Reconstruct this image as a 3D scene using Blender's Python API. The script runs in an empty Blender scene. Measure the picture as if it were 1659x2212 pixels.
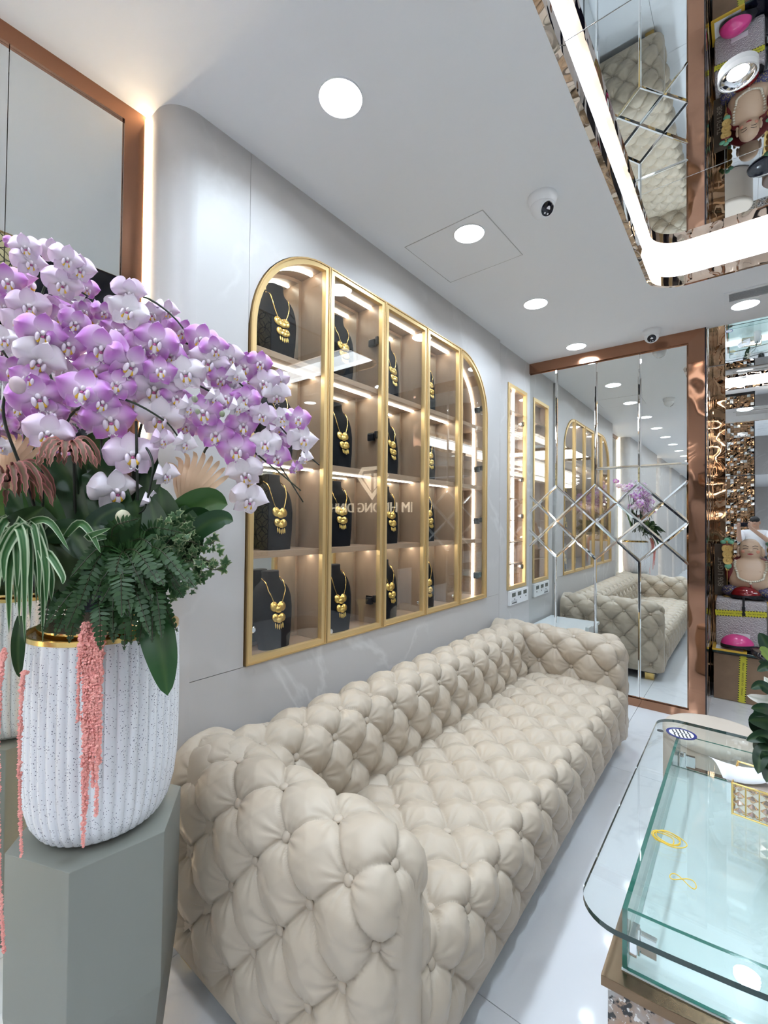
import bpy, bmesh, math, random
import numpy as np
from mathutils import Vector, Matrix, Quaternion
random.seed(7); rng = np.random.default_rng(7)
S = bpy.context.scene
COL = S.collection
PI = math.pi
# ---------------------------------------------------------------- camera
IW, IH, FPX = 1659, 2212, 974.7
CAM = np.array([1.48, 0.0, 1.414])
_y, _p, _r = [math.radians(a) for a in (38.6, 0.98, 0.60)]
CF = np.array([-math.sin(_y)*math.cos(_p), math.cos(_y)*math.cos(_p), math.sin(_p)])
_R = np.array([math.cos(_y), math.sin(_y), 0.0]); _U = np.cross(_R, CF)
CR = _R*math.cos(_r)+_U*math.sin(_r); CU = -_R*math.sin(_r)+_U*math.cos(_r)
cd = bpy.data.cameras.new('camera'); cam = bpy.data.objects.new('camera', cd); COL.objects.link(cam)
cd.sensor_fit = 'HORIZONTAL'; cd.sensor_width = 36; cd.lens = 36*FPX/IW; cd.clip_start = 0.02; cd.clip_end = 100
m = Matrix.Identity(4)
for i in range(3):
    m[i][0] = CR[i]; m[i][1] = CU[i]; m[i][2] = -CF[i]; m[i][3] = CAM[i]
cam.matrix_world = m
S.camera = cam
def at(u, v, zc):
    """point seen at (u,v) of the photograph at camera depth zc"""
    return CAM+zc*(CF+CR*(u-IW/2)/FPX-CU*(v-IH/2)/FPX)
# ---------------------------------------------------------------- world, exposure
w = bpy.data.worlds.new('world'); S.world = w; w.use_nodes = True
w.node_tree.nodes['Background'].inputs[0].default_value = (0.8, 0.85, 0.9, 1)
w.node_tree.nodes['Background'].inputs[1].default_value = 0.2
S.view_settings.view_transform = 'Standard'; S.view_settings.look = 'None'
S.view_settings.exposure = 0.48; S.view_settings.gamma = 1.0; S.view_settings.use_curve_mapping = False
cy = S.cycles
cy.max_bounces = 7; cy.diffuse_bounces = 3; cy.glossy_bounces = 4; cy.transmission_bounces = 2; cy.transparent_max_bounces = 16
cy.use_adaptive_sampling = True; cy.adaptive_threshold = 0.15; cy.adaptive_min_samples = 16; cy.use_light_tree = False
cy.sample_clamp_indirect = 4.0; cy.blur_glossy = 0.5; cy.use_denoising = True
LIGHT = 5.4           # watts of each ceiling downlight
COOL = (0.725, 0.86, 1.0); WARM = (1.0, 0.80, 0.52); NEUT = (1.0, 0.90, 0.74)
HC = 2.82             # ceiling height
# ================================================================ materials
MT = {}
def newmat(name):
    mt = bpy.data.materials.new(name); mt.use_nodes = True; MT[name] = mt
    nt = mt.node_tree; return mt, nt, nt.nodes['Principled BSDF']
def mat(name, col, rough=0.5, metal=0.0, spec=0.5, bump=None, var=None, coat=0.0, sheen=0.0, sub=0.0):
    mt, nt, b = newmat(name)
    b.inputs['Base Color'].default_value = (*col, 1); b.inputs['Roughness'].default_value = rough
    b.inputs['Metallic'].default_value = metal; b.inputs['Specular IOR Level'].default_value = spec
    if coat: b.inputs['Coat Weight'].default_value = coat; b.inputs['Coat Roughness'].default_value = 0.05
    if sheen: b.inputs['Sheen Weight'].default_value = sheen
    if sub: b.inputs['Subsurface Weight'].default_value = sub; b.inputs['Subsurface Radius'].default_value = (.02, .01, .008)
    L = nt.links.new
    if bump or var:
        tc = nt.nodes.new('ShaderNodeTexCoord')
    if bump:
        sc, st, di = bump
        n = nt.nodes.new('ShaderNodeTexNoise'); n.inputs['Scale'].default_value = sc; n.inputs['Detail'].default_value = 4
        L(tc.outputs['Object'], n.inputs['Vector'])
        bp = nt.nodes.new('ShaderNodeBump'); bp.inputs['Strength'].default_value = st; bp.inputs['Distance'].default_value = di
        L(n.outputs['Fac'], bp.inputs['Height']); L(bp.outputs['Normal'], b.inputs['Normal'])
    if var:
        sc, col2 = var
        n = nt.nodes.new('ShaderNodeTexNoise'); n.inputs['Scale'].default_value = sc; n.inputs['Detail'].default_value = 5
        L(tc.outputs['Object'], n.inputs['Vector'])
        mx = nt.nodes.new('ShaderNodeMix'); mx.data_type = 'RGBA'
        mx.inputs[6].default_value = (*col, 1); mx.inputs[7].default_value = (*col2, 1)
        rp = nt.nodes.new('ShaderNodeValToRGB'); rp.color_ramp.elements[0].position = .35; rp.color_ramp.elements[1].position = .65
        L(n.outputs['Fac'], rp.inputs[0]); L(rp.outputs[0], mx.inputs[0]); L(mx.outputs[2], b.inputs['Base Color'])
    return mt
def emat(name, col, strength):
    mt, nt, b = newmat(name)
    b.inputs['Base Color'].default_value = (*col, 1)
    b.inputs['Emission Color'].default_value = (*col, 1); b.inputs['Emission Strength'].default_value = strength
    return mt
def vmat(name, rough=0.5, spec=0.4, sub=0.0, trans=0.0):
    """colour from the mesh's own colour attribute"""
    mt, nt, b = newmat(name)
    a = nt.nodes.new('ShaderNodeVertexColor'); a.layer_name = 'Col'
    nt.links.new(a.outputs[0], b.inputs['Base Color'])
    b.inputs['Roughness'].default_value = rough; b.inputs['Specular IOR Level'].default_value = spec
    if trans:
        t = nt.nodes.new('ShaderNodeBsdfTranslucent'); nt.links.new(a.outputs[0], t.inputs[0])
        ms = nt.nodes.new('ShaderNodeMixShader'); ms.inputs[0].default_value = trans
        nt.links.new(b.outputs[0], ms.inputs[1]); nt.links.new(t.outputs[0], ms.inputs[2])
        nt.links.new(ms.outputs[0], nt.nodes['Material Output'].inputs[0])
    return mt
def glass_mat(name, tint, refl=1.0, ior=1.5):
    """thin sheet glass: tinted see-through with a Fresnel mirror reflection"""
    mt = bpy.data.materials.new(name); mt.use_nodes = True; MT[name] = mt
    nt = mt.node_tree; nt.nodes.clear(); L = nt.links.new
    o = nt.nodes.new('ShaderNodeOutputMaterial'); t = nt.nodes.new('ShaderNodeBsdfTransparent'); g = nt.nodes.new('ShaderNodeBsdfGlossy')
    t.inputs[0].default_value = (*tint, 1); g.inputs['Roughness'].default_value = 0.0; g.inputs[0].default_value = (1, 1, 1, 1)
    f = nt.nodes.new('ShaderNodeFresnel')
    ge = nt.nodes.new('ShaderNodeNewGeometry'); mr = nt.nodes.new('ShaderNodeMapRange')   # same Fresnel on both faces of the sheet
    mr.inputs['To Min'].default_value = ior; mr.inputs['To Max'].default_value = 1/ior; L(ge.outputs['Backfacing'], mr.inputs['Value']); L(mr.outputs[0], f.inputs[0])
    mu = nt.nodes.new('ShaderNodeMath'); mu.operation = 'MULTIPLY'; mu.inputs[1].default_value = refl; mu.use_clamp = True
    ms = nt.nodes.new('ShaderNodeMixShader')
    L(f.outputs[0], mu.inputs[0]); L(mu.outputs[0], ms.inputs[0]); L(t.outputs[0], ms.inputs[1]); L(g.outputs[0], ms.inputs[2]); L(ms.outputs[0], o.inputs[0])
    return mt
def wavy_metal(name, col, rough, scale, dist, strength=1.0):
    mt, nt, b = newmat(name)
    b.inputs['Base Color'].default_value = (*col, 1); b.inputs['Metallic'].default_value = 1; b.inputs['Roughness'].default_value = rough
    tc = nt.nodes.new('ShaderNodeTexCoord'); n = nt.nodes.new('ShaderNodeTexNoise'); n.inputs['Scale'].default_value = scale; n.inputs['Detail'].default_value = .5
    bp = nt.nodes.new('ShaderNodeBump'); bp.inputs['Strength'].default_value = strength; bp.inputs['Distance'].default_value = dist
    L = nt.links.new; L(tc.outputs['Object'], n.inputs[0]); L(n.outputs[0], bp.inputs['Height']); L(bp.outputs[0], b.inputs['Normal'])
    return mt
def marble(name, base, vein, rough, scale, amount, base2=None, coat=0.0):
    mt, nt, b = newmat(name); L = nt.links.new
    tc = nt.nodes.new('ShaderNodeTexCoord')
    n1 = nt.nodes.new('ShaderNodeTexNoise'); n1.inputs['Scale'].default_value = scale*.6; n1.inputs['Detail'].default_value = 6; n1.inputs['Roughness'].default_value = .6
    n2 = nt.nodes.new('ShaderNodeTexNoise'); n2.inputs['Scale'].default_value = scale; n2.inputs['Detail'].default_value = 8; n2.inputs['Distortion'].default_value = .5
    L(tc.outputs['Object'], n1.inputs[0]); L(tc.outputs['Object'], n2.inputs[0])
    s = nt.nodes.new('ShaderNodeMath'); s.operation = 'SUBTRACT'; s.inputs[1].default_value = .5; L(n2.outputs[0], s.inputs[0])
    ab = nt.nodes.new('ShaderNodeMath'); ab.operation = 'ABSOLUTE'; L(s.outputs[0], ab.inputs[0])
    rp = nt.nodes.new('ShaderNodeValToRGB'); rp.color_ramp.elements[0].position = 0; rp.color_ramp.elements[0].color = (amount,)*3+(1,)
    rp.color_ramp.elements[1].position = .022; rp.color_ramp.elements[1].color = (0, 0, 0, 1); L(ab.outputs[0], rp.inputs[0])
    mk = nt.nodes.new('ShaderNodeMath'); mk.operation = 'MULTIPLY'
    r2 = nt.nodes.new('ShaderNodeValToRGB'); r2.color_ramp.elements[0].position = .45; r2.color_ramp.elements[1].position = .62; L(n1.outputs[0], r2.inputs[0])
    L(rp.outputs[0], mk.inputs[0]); L(r2.outputs[0], mk.inputs[1])
    mx0 = nt.nodes.new('ShaderNodeMix'); mx0.data_type = 'RGBA'; mx0.inputs[6].default_value = (*base, 1); mx0.inputs[7].default_value = (*(base2 or base), 1)
    L(n1.outputs[0], mx0.inputs[0])
    mx = nt.nodes.new('ShaderNodeMix'); mx.data_type = 'RGBA'; L(mx0.outputs[2], mx.inputs[6]); mx.inputs[7].default_value = (*vein, 1)
    L(mk.outputs[0], mx.inputs[0]); L(mx.outputs[2], b.inputs['Base Color'])
    b.inputs['Roughness'].default_value = rough
    if coat: b.inputs['Coat Weight'].default_value = coat; b.inputs['Coat Roughness'].default_value = .02
    return mt
def wood(name, c1, c2, rough, scale=(3, 60, 3)):
    mt, nt, b = newmat(name); L = nt.links.new
    tc = nt.nodes.new('ShaderNodeTexCoord'); mp = nt.nodes.new('ShaderNodeMapping'); mp.inputs['Scale'].default_value = scale
    n = nt.nodes.new('ShaderNodeTexNoise'); n.inputs['Scale'].default_value = 2.5; n.inputs['Detail'].default_value = 7; n.inputs['Distortion'].default_value = .6
    mx = nt.nodes.new('ShaderNodeMix'); mx.data_type = 'RGBA'; mx.inputs[6].default_value = (*c1, 1); mx.inputs[7].default_value = (*c2, 1)
    L(tc.outputs['Object'], mp.inputs[0]); L(mp.outputs[0], n.inputs[0]); L(n.outputs[0], mx.inputs[0]); L(mx.outputs[2], b.inputs['Base Color'])
    b.inputs['Roughness'].default_value = rough
    return mt
def speckle(name, base, dot, scale, thr, rough):
    mt, nt, b = newmat(name); L = nt.links.new
    tc = nt.nodes.new('ShaderNodeTexCoord'); v = nt.nodes.new('ShaderNodeTexVoronoi'); v.inputs['Scale'].default_value = scale
    L(tc.outputs['Object'], v.inputs['Vector'])
    lt = nt.nodes.new('ShaderNodeMath'); lt.operation = 'LESS_THAN'; lt.inputs[1].default_value = thr; L(v.outputs['Distance'], lt.inputs[0])
    mx = nt.nodes.new('ShaderNodeMix'); mx.data_type = 'RGBA'; mx.inputs[6].default_value = (*base, 1); mx.inputs[7].default_value = (*dot, 1)
    L(lt.outputs[0], mx.inputs[0]); L(mx.outputs[2], b.inputs['Base Color']); b.inputs['Roughness'].default_value = rough
    return mt
mat('ceiling_paint', (.83, .83, .84), .6)
marble('wall_marble', (.585, .565, .555), (.80, .78, .76), .48, 1.5, .42, (.515, .487, .472))
marble('floor_marble', (.80, .80, .81), (.50, .50, .52), .06, 1.6, .45, (.74, .74, .76))
mat('joint', (.25, .24, .22), .8)
mat('joint_light', (.45, .43, .41), .8)
mat('mirror', (.86, .89, .875), 0.0, 1.0)
mat('mirror_bevel', (.93, .94, .92), 0.03, 1.0)
mat('mirror_clear', (.90, .91, .91), 0.0, 1.0)
wavy_metal('copper', (.36, .19, .12), .05, 4.0, .012)
wavy_metal('copper_flat', (.36, .18, .11), .16, 2.0, .002)
wavy_metal('bronze', (.33, .20, .115), .03, 5.0, .03)
wavy_metal('gold_lip', (.58, .44, .34), .03, 7.0, .02)
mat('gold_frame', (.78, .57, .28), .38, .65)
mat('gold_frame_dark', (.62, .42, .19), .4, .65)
mat('gold', (.95, .66, .22), .28, 1.0, bump=(260, .5, .002))
mat('gold_plain', (.95, .66, .24), .22, 1.0)
mat('black_metal', (.02, .02, .025), .35, .3)
mat('chrome', (.8, .8, .82), .08, 1.0)
wood('veneer', (.42, .30, .215), (.27, .185, .13), .38, (6, 6, 1.2))
wood('shelf_wood', (.52, .345, .235), (.40, .26, .175), .4, (6, 1.5, 30))
mat('velvet', (.0045, .005, .008), .8, spec=.25)
mat('leather', (.475, .40, .315), .42, spec=.35, bump=(420, .06, .001))
mat('button_leather', (.45, .375, .295), .4)
glass_mat('glass', (.97, .985, .98), 1.0)
glass_mat('glass_table', (.962, .988, .982), 1.0)
mat('glass_edge', (.02, .15, .115), .08, 0, .8)
mat('glass_edge_dark', (.005, .035, .03), .08, 0, .8)
emat('led_white', (1.0, .96, .88), 9.0)
emat('led_warm', (1.0, .82, .55), 22.0)
emat('led_hall', (1.0, .86, .62), 5.0)
emat('led_cabinet', (1.0, .93, .80), 14.0)
emat('cove_light', (.93, .97, 1.0), 5.5)
emat('downlight_glow', (.92, .96, 1.0), 8.0).cycles.emission_sampling = 'NONE'
mat('white_plastic', (.80, .80, .81), .35)
mat('white_gloss', (.82, .84, .85), .12, coat=.3)
mat('black_gloss', (.006, .006, .012), .08)
mat('screen_grey', (.10, .11, .10), .2)
mat('grey_plastic', (.55, .55, .56), .5)
# ================================================================ mesh helpers
class MB:
    def __init__(s): s.v = []; s.f = []; s.m = []
    def add(s, V, F, mi=0):
        o = len(s.v); s.v += [tuple(map(float, p)) for p in V]; s.f += [tuple(i+o for i in f) for f in F]; s.m += [mi]*len(F); return s
    def box(s, x0, x1, y0, y1, z0, z1, mi=0):
        V = [(x0, y0, z0), (x1, y0, z0), (x1, y1, z0), (x0, y1, z0), (x0, y0, z1), (x1, y0, z1), (x1, y1, z1), (x0, y1, z1)]
        return s.add(V, [(0, 3, 2, 1), (4, 5, 6, 7), (0, 1, 5, 4), (1, 2, 6, 5), (2, 3, 7, 6), (3, 0, 4, 7)], mi)
    def tube(s, pts, r, n=8, mi=0, cap=True):
        P = [np.array(p, float) for p in pts]; k = len(P); rr = r if hasattr(r, '__len__') else [r]*k
        up = np.array([.123, .31, .94]); V = []; F = []
        for i, p in enumerate(P):
            t = P[min(i+1, k-1)]-P[max(i-1, 0)]; t = t/(np.linalg.norm(t)+1e-12)
            a = np.cross(t, up); a = a/(np.linalg.norm(a)+1e-9); b = np.cross(t, a); up = np.cross(a, t) if i else up
            for j in range(n):
                th = 2*PI*j/n; V.append(p+rr[i]*(math.cos(th)*a+math.sin(th)*b))
        for i in range(k-1):
            for j in range(n):
                F.append((i*n+j, i*n+(j+1) % n, (i+1)*n+(j+1) % n, (i+1)*n+j))
        if cap: F += [tuple(range(n))[::-1], tuple(range((k-1)*n, k*n))]
        return s.add(V, F, mi)
    def lathe(s, prof, n=24, c=(0, 0, 0), mi=0, sx=1, sy=1):
        V = []; F = []
        for r, z in prof:
            for j in range(n):
                th = 2*PI*j/n; V.append((c[0]+r*sx*math.cos(th), c[1]+r*sy*math.sin(th), c[2]+z))
        k = len(prof)
        for i in range(k-1):
            for j in range(n): F.append((i*n+j, i*n+(j+1) % n, (i+1)*n+(j+1) % n, (i+1)*n+j))
        if prof[0][0] > 1e-5: F.append(tuple(range(n))[::-1])
        if prof[-1][0] > 1e-5: F.append(tuple(range((k-1)*n, k*n)))
        return s.add(V, F, mi)
    def ell(s, c, r, n=14, m=9, mi=0, rot=None):
        V = []; F = []
        for i in range(m+1):
            ph = PI*i/m
            for j in range(n):
                th = 2*PI*j/n; p = np.array([r[0]*math.sin(ph)*math.cos(th), r[1]*math.sin(ph)*math.sin(th), r[2]*math.cos(ph)])
                if rot is not None: p = np.array(rot)@p
                V.append(p+np.array(c))
        for i in range(m):
            for j in range(n): F.append((i*n+j, (i+1)*n+j, (i+1)*n+(j+1) % n, i*n+(j+1) % n))
        return s.add(V, F, mi)
    def prism(s, poly, axis, a, b, mi=0):
        """polygon of 2D points extruded along axis ('x','y','z') from a to b"""
        k = len(poly)
        def P(p, t): return {'x': (t, p[0], p[1]), 'y': (p[0], t, p[1]), 'z': (p[0], p[1], t)}[axis]
        V = [P(p, a) for p in poly]+[P(p, b) for p in poly]
        F = [tuple(range(k))[::-1], tuple(range(k, 2*k))]+[(i, (i+1) % k, k+(i+1) % k, k+i) for i in range(k)]
        return s.add(V, F, mi)
    def ring(s, outer, inner, axis, a, b, mi=0):
        k = len(outer)
        def P(p, t): return {'x': (t, p[0], p[1]), 'y': (p[0], t, p[1]), 'z': (p[0], p[1], t)}[axis]
        V = [P(p, a) for p in outer]+[P(p, a) for p in inner]+[P(p, b) for p in outer]+[P(p, b) for p in inner]; F = []
        for i in range(k):
            j = (i+1) % k
            F += [(i, j, k+j, k+i), (2*k+i, 3*k+i, 3*k+j, 2*k+j), (i, 2*k+i, 2*k+j, j), (k+i, k+j, 3*k+j, 3*k+i)]
        return s.add(V, F, mi)
    def grid(s, G, mi=0, wrap=False):
        a, b = len(G), len(G[0]); V = [p for row in G for p in row]; F = []
        for i in range(a-1):
            for j in range(b if wrap else b-1):
                F.append((i*b+j, i*b+(j+1) % b, (i+1)*b+(j+1) % b, (i+1)*b+j))
        return s.add(V, F, mi)
    def mesh(s, name, mats, smooth=False, fix=True, cols=None, bev=0.0, merge=0.0):
        me = bpy.data.meshes.new(name); me.from_pydata(s.v, [], s.f)
        for mm in (mats if isinstance(mats, (list, tuple)) else [mats]): me.materials.append(MT[mm] if isinstance(mm, str) else mm)
        me.polygons.foreach_set('material_index', s.m)
        if cols is not None:
            ca = me.color_attributes.new('Col', 'FLOAT_COLOR', 'POINT'); a = np.ones((len(s.v), 4)); a[:, :3] = np.array(cols); ca.data.foreach_set('color', a.ravel())
        if fix or bev or merge:
            bm = bmesh.new(); bm.from_mesh(me)
            if merge: bmesh.ops.remove_doubles(bm, verts=bm.verts, dist=merge)
            if bev: bmesh.ops.bevel(bm, geom=[e for e in bm.edges if len(e.link_faces) == 2 and e.calc_face_angle(0) > .6], offset=bev, segments=2, affect='EDGES', profile=.6)
            if fix: bmesh.ops.recalc_face_normals(bm, faces=bm.faces)
            bm.to_mesh(me); bm.free()
        if smooth:
            me.polygons.foreach_set('use_smooth', [True]*len(me.polygons))
            if smooth != 'all':
                try: me.set_sharp_from_angle(angle=math.radians(40))
                except Exception: pass
        me.update(); return me
    def build(s, name, mats, parent=None, **k):
        return obj(name, s.mesh(name, mats, **k), parent)
def obj(name, me, parent=None, loc=None, rot=None):
    o = bpy.data.objects.new(name, me); COL.objects.link(o)
    if parent is not None: o.parent = parent
    if loc is not None: o.location = loc
    if rot is not None: o.rotation_euler = rot
    return o
def empty(name, loc=(0, 0, 0), rz=0):
    o = bpy.data.objects.new(name, None); o.empty_display_size = .05; COL.objects.link(o); o.location = loc; o.rotation_euler = (0, 0, rz); return o
def tag(o, label=None, cat=None, group=None, kind=None):
    if label: o['label'] = label
    if cat: o['category'] = cat
    if group: o['group'] = group
    if kind: o['kind'] = kind
    return o
def copy_tree(o, parent=None):
    c = o.copy(); COL.objects.link(c); c.parent = parent
    for ch in list(o.children): copy_tree(ch, c)
    return c
def struct(o): o['kind'] = 'structure'; return o
def bez(p0, p1, p2, p3, n):
    p0, p1, p2, p3 = [np.array(p, float) for p in (p0, p1, p2, p3)]; T = np.linspace(0, 1, n)[:, None]
    return (1-T)**3*p0+3*(1-T)**2*T*p1+3*(1-T)*T*T*p2+T**3*p3
def spline(pts, n):
    """Catmull-Rom through pts"""
    P = [np.array(p, float) for p in pts]; P = [2*P[0]-P[1]]+P+[2*P[-1]-P[-2]]; out = []
    segs = len(P)-3
    for t in np.linspace(0, segs-1e-9, n):
        i = int(t); u = t-i; a, b, c, d = P[i:i+4]
        out.append(.5*((2*b)+(c-a)*u+(2*a-5*b+4*c-d)*u*u+(3*b-a-3*c+d)*u**3))
    return np.array(out)
def rrect(x0, x1, y0, y1, r, n=8):
    P = []
    for cx, cy_, a in ((x1-r, y1-r, 0), (x0+r, y1-r, 90), (x0+r, y0+r, 180), (x1-r, y0+r, 270)):
        for k in range(n+1):
            t = math.radians(a+90*k/n); P.append((cx+r*math.cos(t), cy_+r*math.sin(t)))
    return P
def frame_to(n, up=(0, 0, 1)):
    """matrix whose z axis is n and whose y axis leans to up"""
    n = Vector(n).normalized(); up = Vector(up); x = up.cross(n)
    if x.length < 1e-4: x = Vector((1, 0, 0)).cross(n)
    x.normalize(); y = n.cross(x)
    M = Matrix.Identity(3); M.col[0] = x; M.col[1] = y; M.col[2] = n
    return M.to_4x4()
def text(name, body, size, mt, parent, M, extrude=0.0, align='CENTER'):
    c = bpy.data.curves.new(name, 'FONT'); c.body = body; c.size = size; c.extrude = extrude; c.align_x = align; c.align_y = 'CENTER'
    c.materials.append(MT[mt]); o = bpy.data.objects.new(name, c); COL.objects.link(o)
    if parent is not None: o.parent = parent
    me = bpy.data.meshes.new_from_object(o); bpy.data.objects.remove(o); me.name = name
    o = obj(name, me, parent); o.matrix_local = M; return o
# ================================================================ the setting
HALL0, HALL1, XR = -12.5, 5.0, 3.7
# floor: slab with marble tiles laid on it
fl = struct(MB().box(-.5, XR+.1, HALL0, HALL1+.1, -.12, -.006).build('floor', 'joint'))
tmesh = {}
xs = [-.5, .04, .84, 1.64, 2.44, 3.24, XR+.05]; ys = [HALL0]+sorted(2.894-1.634*k for k in range(-1, 10) if HALL0+.2 < 2.894-1.634*k < HALL1)+[HALL1+.05]
for i in range(len(xs)-1):
    for j in range(len(ys)-1):
        MB().box(xs[i]+.0012, xs[i+1]-.0012, ys[j]+.0012, ys[j+1]-.0012, -.012, 0).build('tile', 'floor_marble', fl, bev=.0006)
# ceiling with a coffer hole
CX0, CX1, CY0, CY1, CR_ = 1.058, 3.3, -2.6, 3.15, .17
def plate_with_hole(outer, holes, z0, z1, name, mt, axis='z'):
    bm = bmesh.new(); es = []
    for loop in [outer]+holes:
        vs = [bm.verts.new({'z': (p[0], p[1], z0), 'x': (z0, p[0], p[1])}[axis]) for p in loop]
        es += [bm.edges.new((vs[k], vs[(k+1) % len(vs)])) for k in range(len(vs))]
    bmesh.ops.triangle_fill(bm, use_beauty=True, use_dissolve=False, edges=es)
    r = bmesh.ops.extrude_face_region(bm, geom=list(bm.faces))
    d = (0, 0, z1-z0) if axis == 'z' else (z1-z0, 0, 0)
    bmesh.ops.translate(bm, vec=d, verts=[e for e in r['geom'] if isinstance(e, bmesh.types.BMVert)])
    bmesh.ops.recalc_face_normals(bm, faces=bm.faces)
    me = bpy.data.meshes.new(name); bm.to_mesh(me); bm.free(); me.materials.append(MT[mt]); return obj(name, me)
cl = struct(plate_with_hole([(-.5, HALL0), (XR+.1, HALL0), (XR+.1, 3.985), (-.5, 3.985)], [rrect(CX0-.004, CX1+.004, CY0-.004, CY1+.004, CR_, 10)], HC, HC+.03, 'ceiling', 'ceiling_paint'))
# coffer: polished lip, lit cove, mirror panels above
LIP, MZ, CW = .054, 2.975, .125
k0 = rrect(CX0, CX1, CY0, CY1, CR_, 10); k1 = rrect(CX0-.02, CX1+.02, CY0-.02, CY1+.02, CR_+.02, 10); k2 = rrect(CX0-CW, CX1+CW, CY0-CW, CY1+CW, CR_+CW, 10); k3 = rrect(CX0-CW-.02, CX1+CW+.02, CY0-CW-.02, CY1+CW+.02, CR_+CW+.02, 10)
lip = struct(MB().ring(k1, k0, 'z', HC-.002, HC+LIP).build('trim_1', 'gold_lip', smooth=True)); lip['label'] = 'polished gold lip around the ceiling coffer'
cf = struct(MB().ring(k3, k1, 'z', HC+.031, HC+LIP-.004).build('ceiling_cove', 'ceiling_paint')); cf['label'] = 'lit white cove around the mirrored ceiling coffer'
MB().ring(k3, k2, 'z', HC+LIP-.003, MZ+.012).build('cove_light', 'cove_light', cf, smooth=True)
cm = struct(empty('ceiling_mirror', (0, 0, MZ))); cm['label'] = 'mirror panels over the ceiling coffer'
yy = [CY0-CW]+[y for y in [2.414-.93*k for k in range(5, -1, -1)] if y > CY0-CW+.1]+[CY1+CW]
for j in range(len(yy)-1):
    for xa, xb in ((CX0-CW, 2.16), (2.16, CX1+CW)):
        MB().box(xa+.001, xb-.001, yy[j]+.0012, yy[j+1]-.0012, 0, .006).build('mirror_panel', 'mirror_clear', cm, bev=.0008)
# walls that close the hall
struct(MB().box(-.5, -.34, HALL0, HALL1+.2, 0, HC+.4).build('wall_left', 'wall_marble'))
struct(MB().box(XR, XR+.1, HALL0, HALL1+.2, 0, HC+.03).build('wall_right', 'wall_marble'))
struct(MB().box(-.5, XR+.1, HALL0-.1, HALL0, 0, HC+.03).build('wall_back', 'wall_marble'))
# marble-clad wall behind the sofa, slab by slab
CB = dict(y0=1.017, y1=3.056, z0=.852, zt=2.566, R=.405, div=[1.437, 1.845, 2.25, 2.656])
def arc(cy_, cz, r, a0, a1, n=14): return [(cy_+r*math.cos(math.radians(a0+(a1-a0)*k/n)), cz+r*math.sin(math.radians(a0+(a1-a0)*k/n))) for k in range(n+1)]
wl = struct(empty('wall_sofa_side')); wl['label'] = 'pale marble clad wall with rounded end behind the sofa'
Y0, Y1 = .80, 3.275
MB().prism([(Y0, 0), (Y1, 0), (Y1, .850), (Y0, .850)], 'x', -.03, 0).build('marble_slab', 'wall_marble', wl)
MB().prism([(Y0, .8525), (1.0105, .8525), (1.0105, HC), (Y0, HC)], 'x', -.03, 0).build('marble_slab', 'wall_marble', wl)
R_ = CB['R']; zc = CB['zt']-R_
ol = [(Y1, .8525), (Y1, HC), (1.012, HC), (1.012, zc)]+arc(CB['y0']+R_, zc, R_+.002, 180, 90)[1:]+arc(CB['y1']-R_, zc, R_+.002, 90, 0)+[(CB['y1']+.002, .8525)]
def plate(poly, name, mt, parent, x0, x1):
    o = plate_with_hole(poly, [], x0, x1, name, mt, 'x'); o.parent = parent; return o
plate(ol, 'marble_slab', 'wall_marble', wl, -.03, 0)
def corner(parent, ya, sgn, r, x=0.0, back=-.34, z1=HC):
    """rounded end of a marble wall: face at x, ends at ya, curving away towards sgn*y"""
    P = []
    for k in range(11):
        t = PI/2*k/10; P.append((x-r+r*math.cos(t), ya+sgn*r*math.sin(t)))
    P.append((back, ya+sgn*r)); P += [(back, ya+sgn*(r-.02)), (x-r, ya+sgn*(r-.02))]+[(x-r+(r-.02)*math.cos(t), ya+sgn*(r-.02)*math.sin(t)) for t in [PI/2*k/10 for k in range(9, -1, -1)]]
    bm = MB().prism(P, 'z', 0, z1); return bm.build('rounded_corner', 'wall_marble', parent, smooth=True)
corner(wl, Y0, -1, .10)
corner(wl, Y1, 1, .012)
# short marble wall with the narrow cabinet
we = struct(empty('wall_sofa_side_end')); we['label'] = 'short marble wall between sofa wall and far mirror'
NB = dict(y0=3.475, y1=3.880, z0=.852, z1=2.545, x=-.02)
YA, YB = 3.345, 3.966
o = plate_with_hole([(YA, 0), (YB, 0), (YB, HC), (YA, HC)], [[(NB['y0']-.002, NB['z0']-.002), (NB['y1']+.002, NB['z0']-.002), (NB['y1']+.002, NB['z1']+.002), (NB['y0']-.002, NB['z1']+.002)]], -.05, -.02, 'marble_slab', 'wall_marble', 'x'); o.parent = we
corner(we, YA, -1, .05, x=-.02)
# ---------------------------------------------------------------- mirror beside the flowers, LED slot
def recess_mirror(ya, yb, name, n, label, split):
    q = struct(empty(name)); q['label'] = label
    ed = [ya]+split+[yb-.068]
    for k in range(len(ed)-1): MB().box(-.19, -.17, ed[k]+.001, ed[k+1]-.001, .002, HC-.055).build('mirror_panel', 'mirror', q)
    MB().prism([(yb-.068, 0), (yb, 0), (yb, HC), (yb-.068, HC-.0545)], 'x', -.19, -.160).build('frame_post', 'copper_flat', q)
    MB().prism([(ya, HC-.0545), (yb-.068, HC-.0545), (yb, HC), (ya, HC)], 'x', -.19, -.160).build('frame_head', 'copper_flat', q)
    MB().box(-.172, -.150, yb+.001, yb+.0085, .01, HC-.004).build('led_strip', 'led_warm', q)
    return q
recess_mirror(-.45, .690, 'wall_mirror_recess', 1, 'copper framed wall mirror behind the orchids', [.316])
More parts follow.
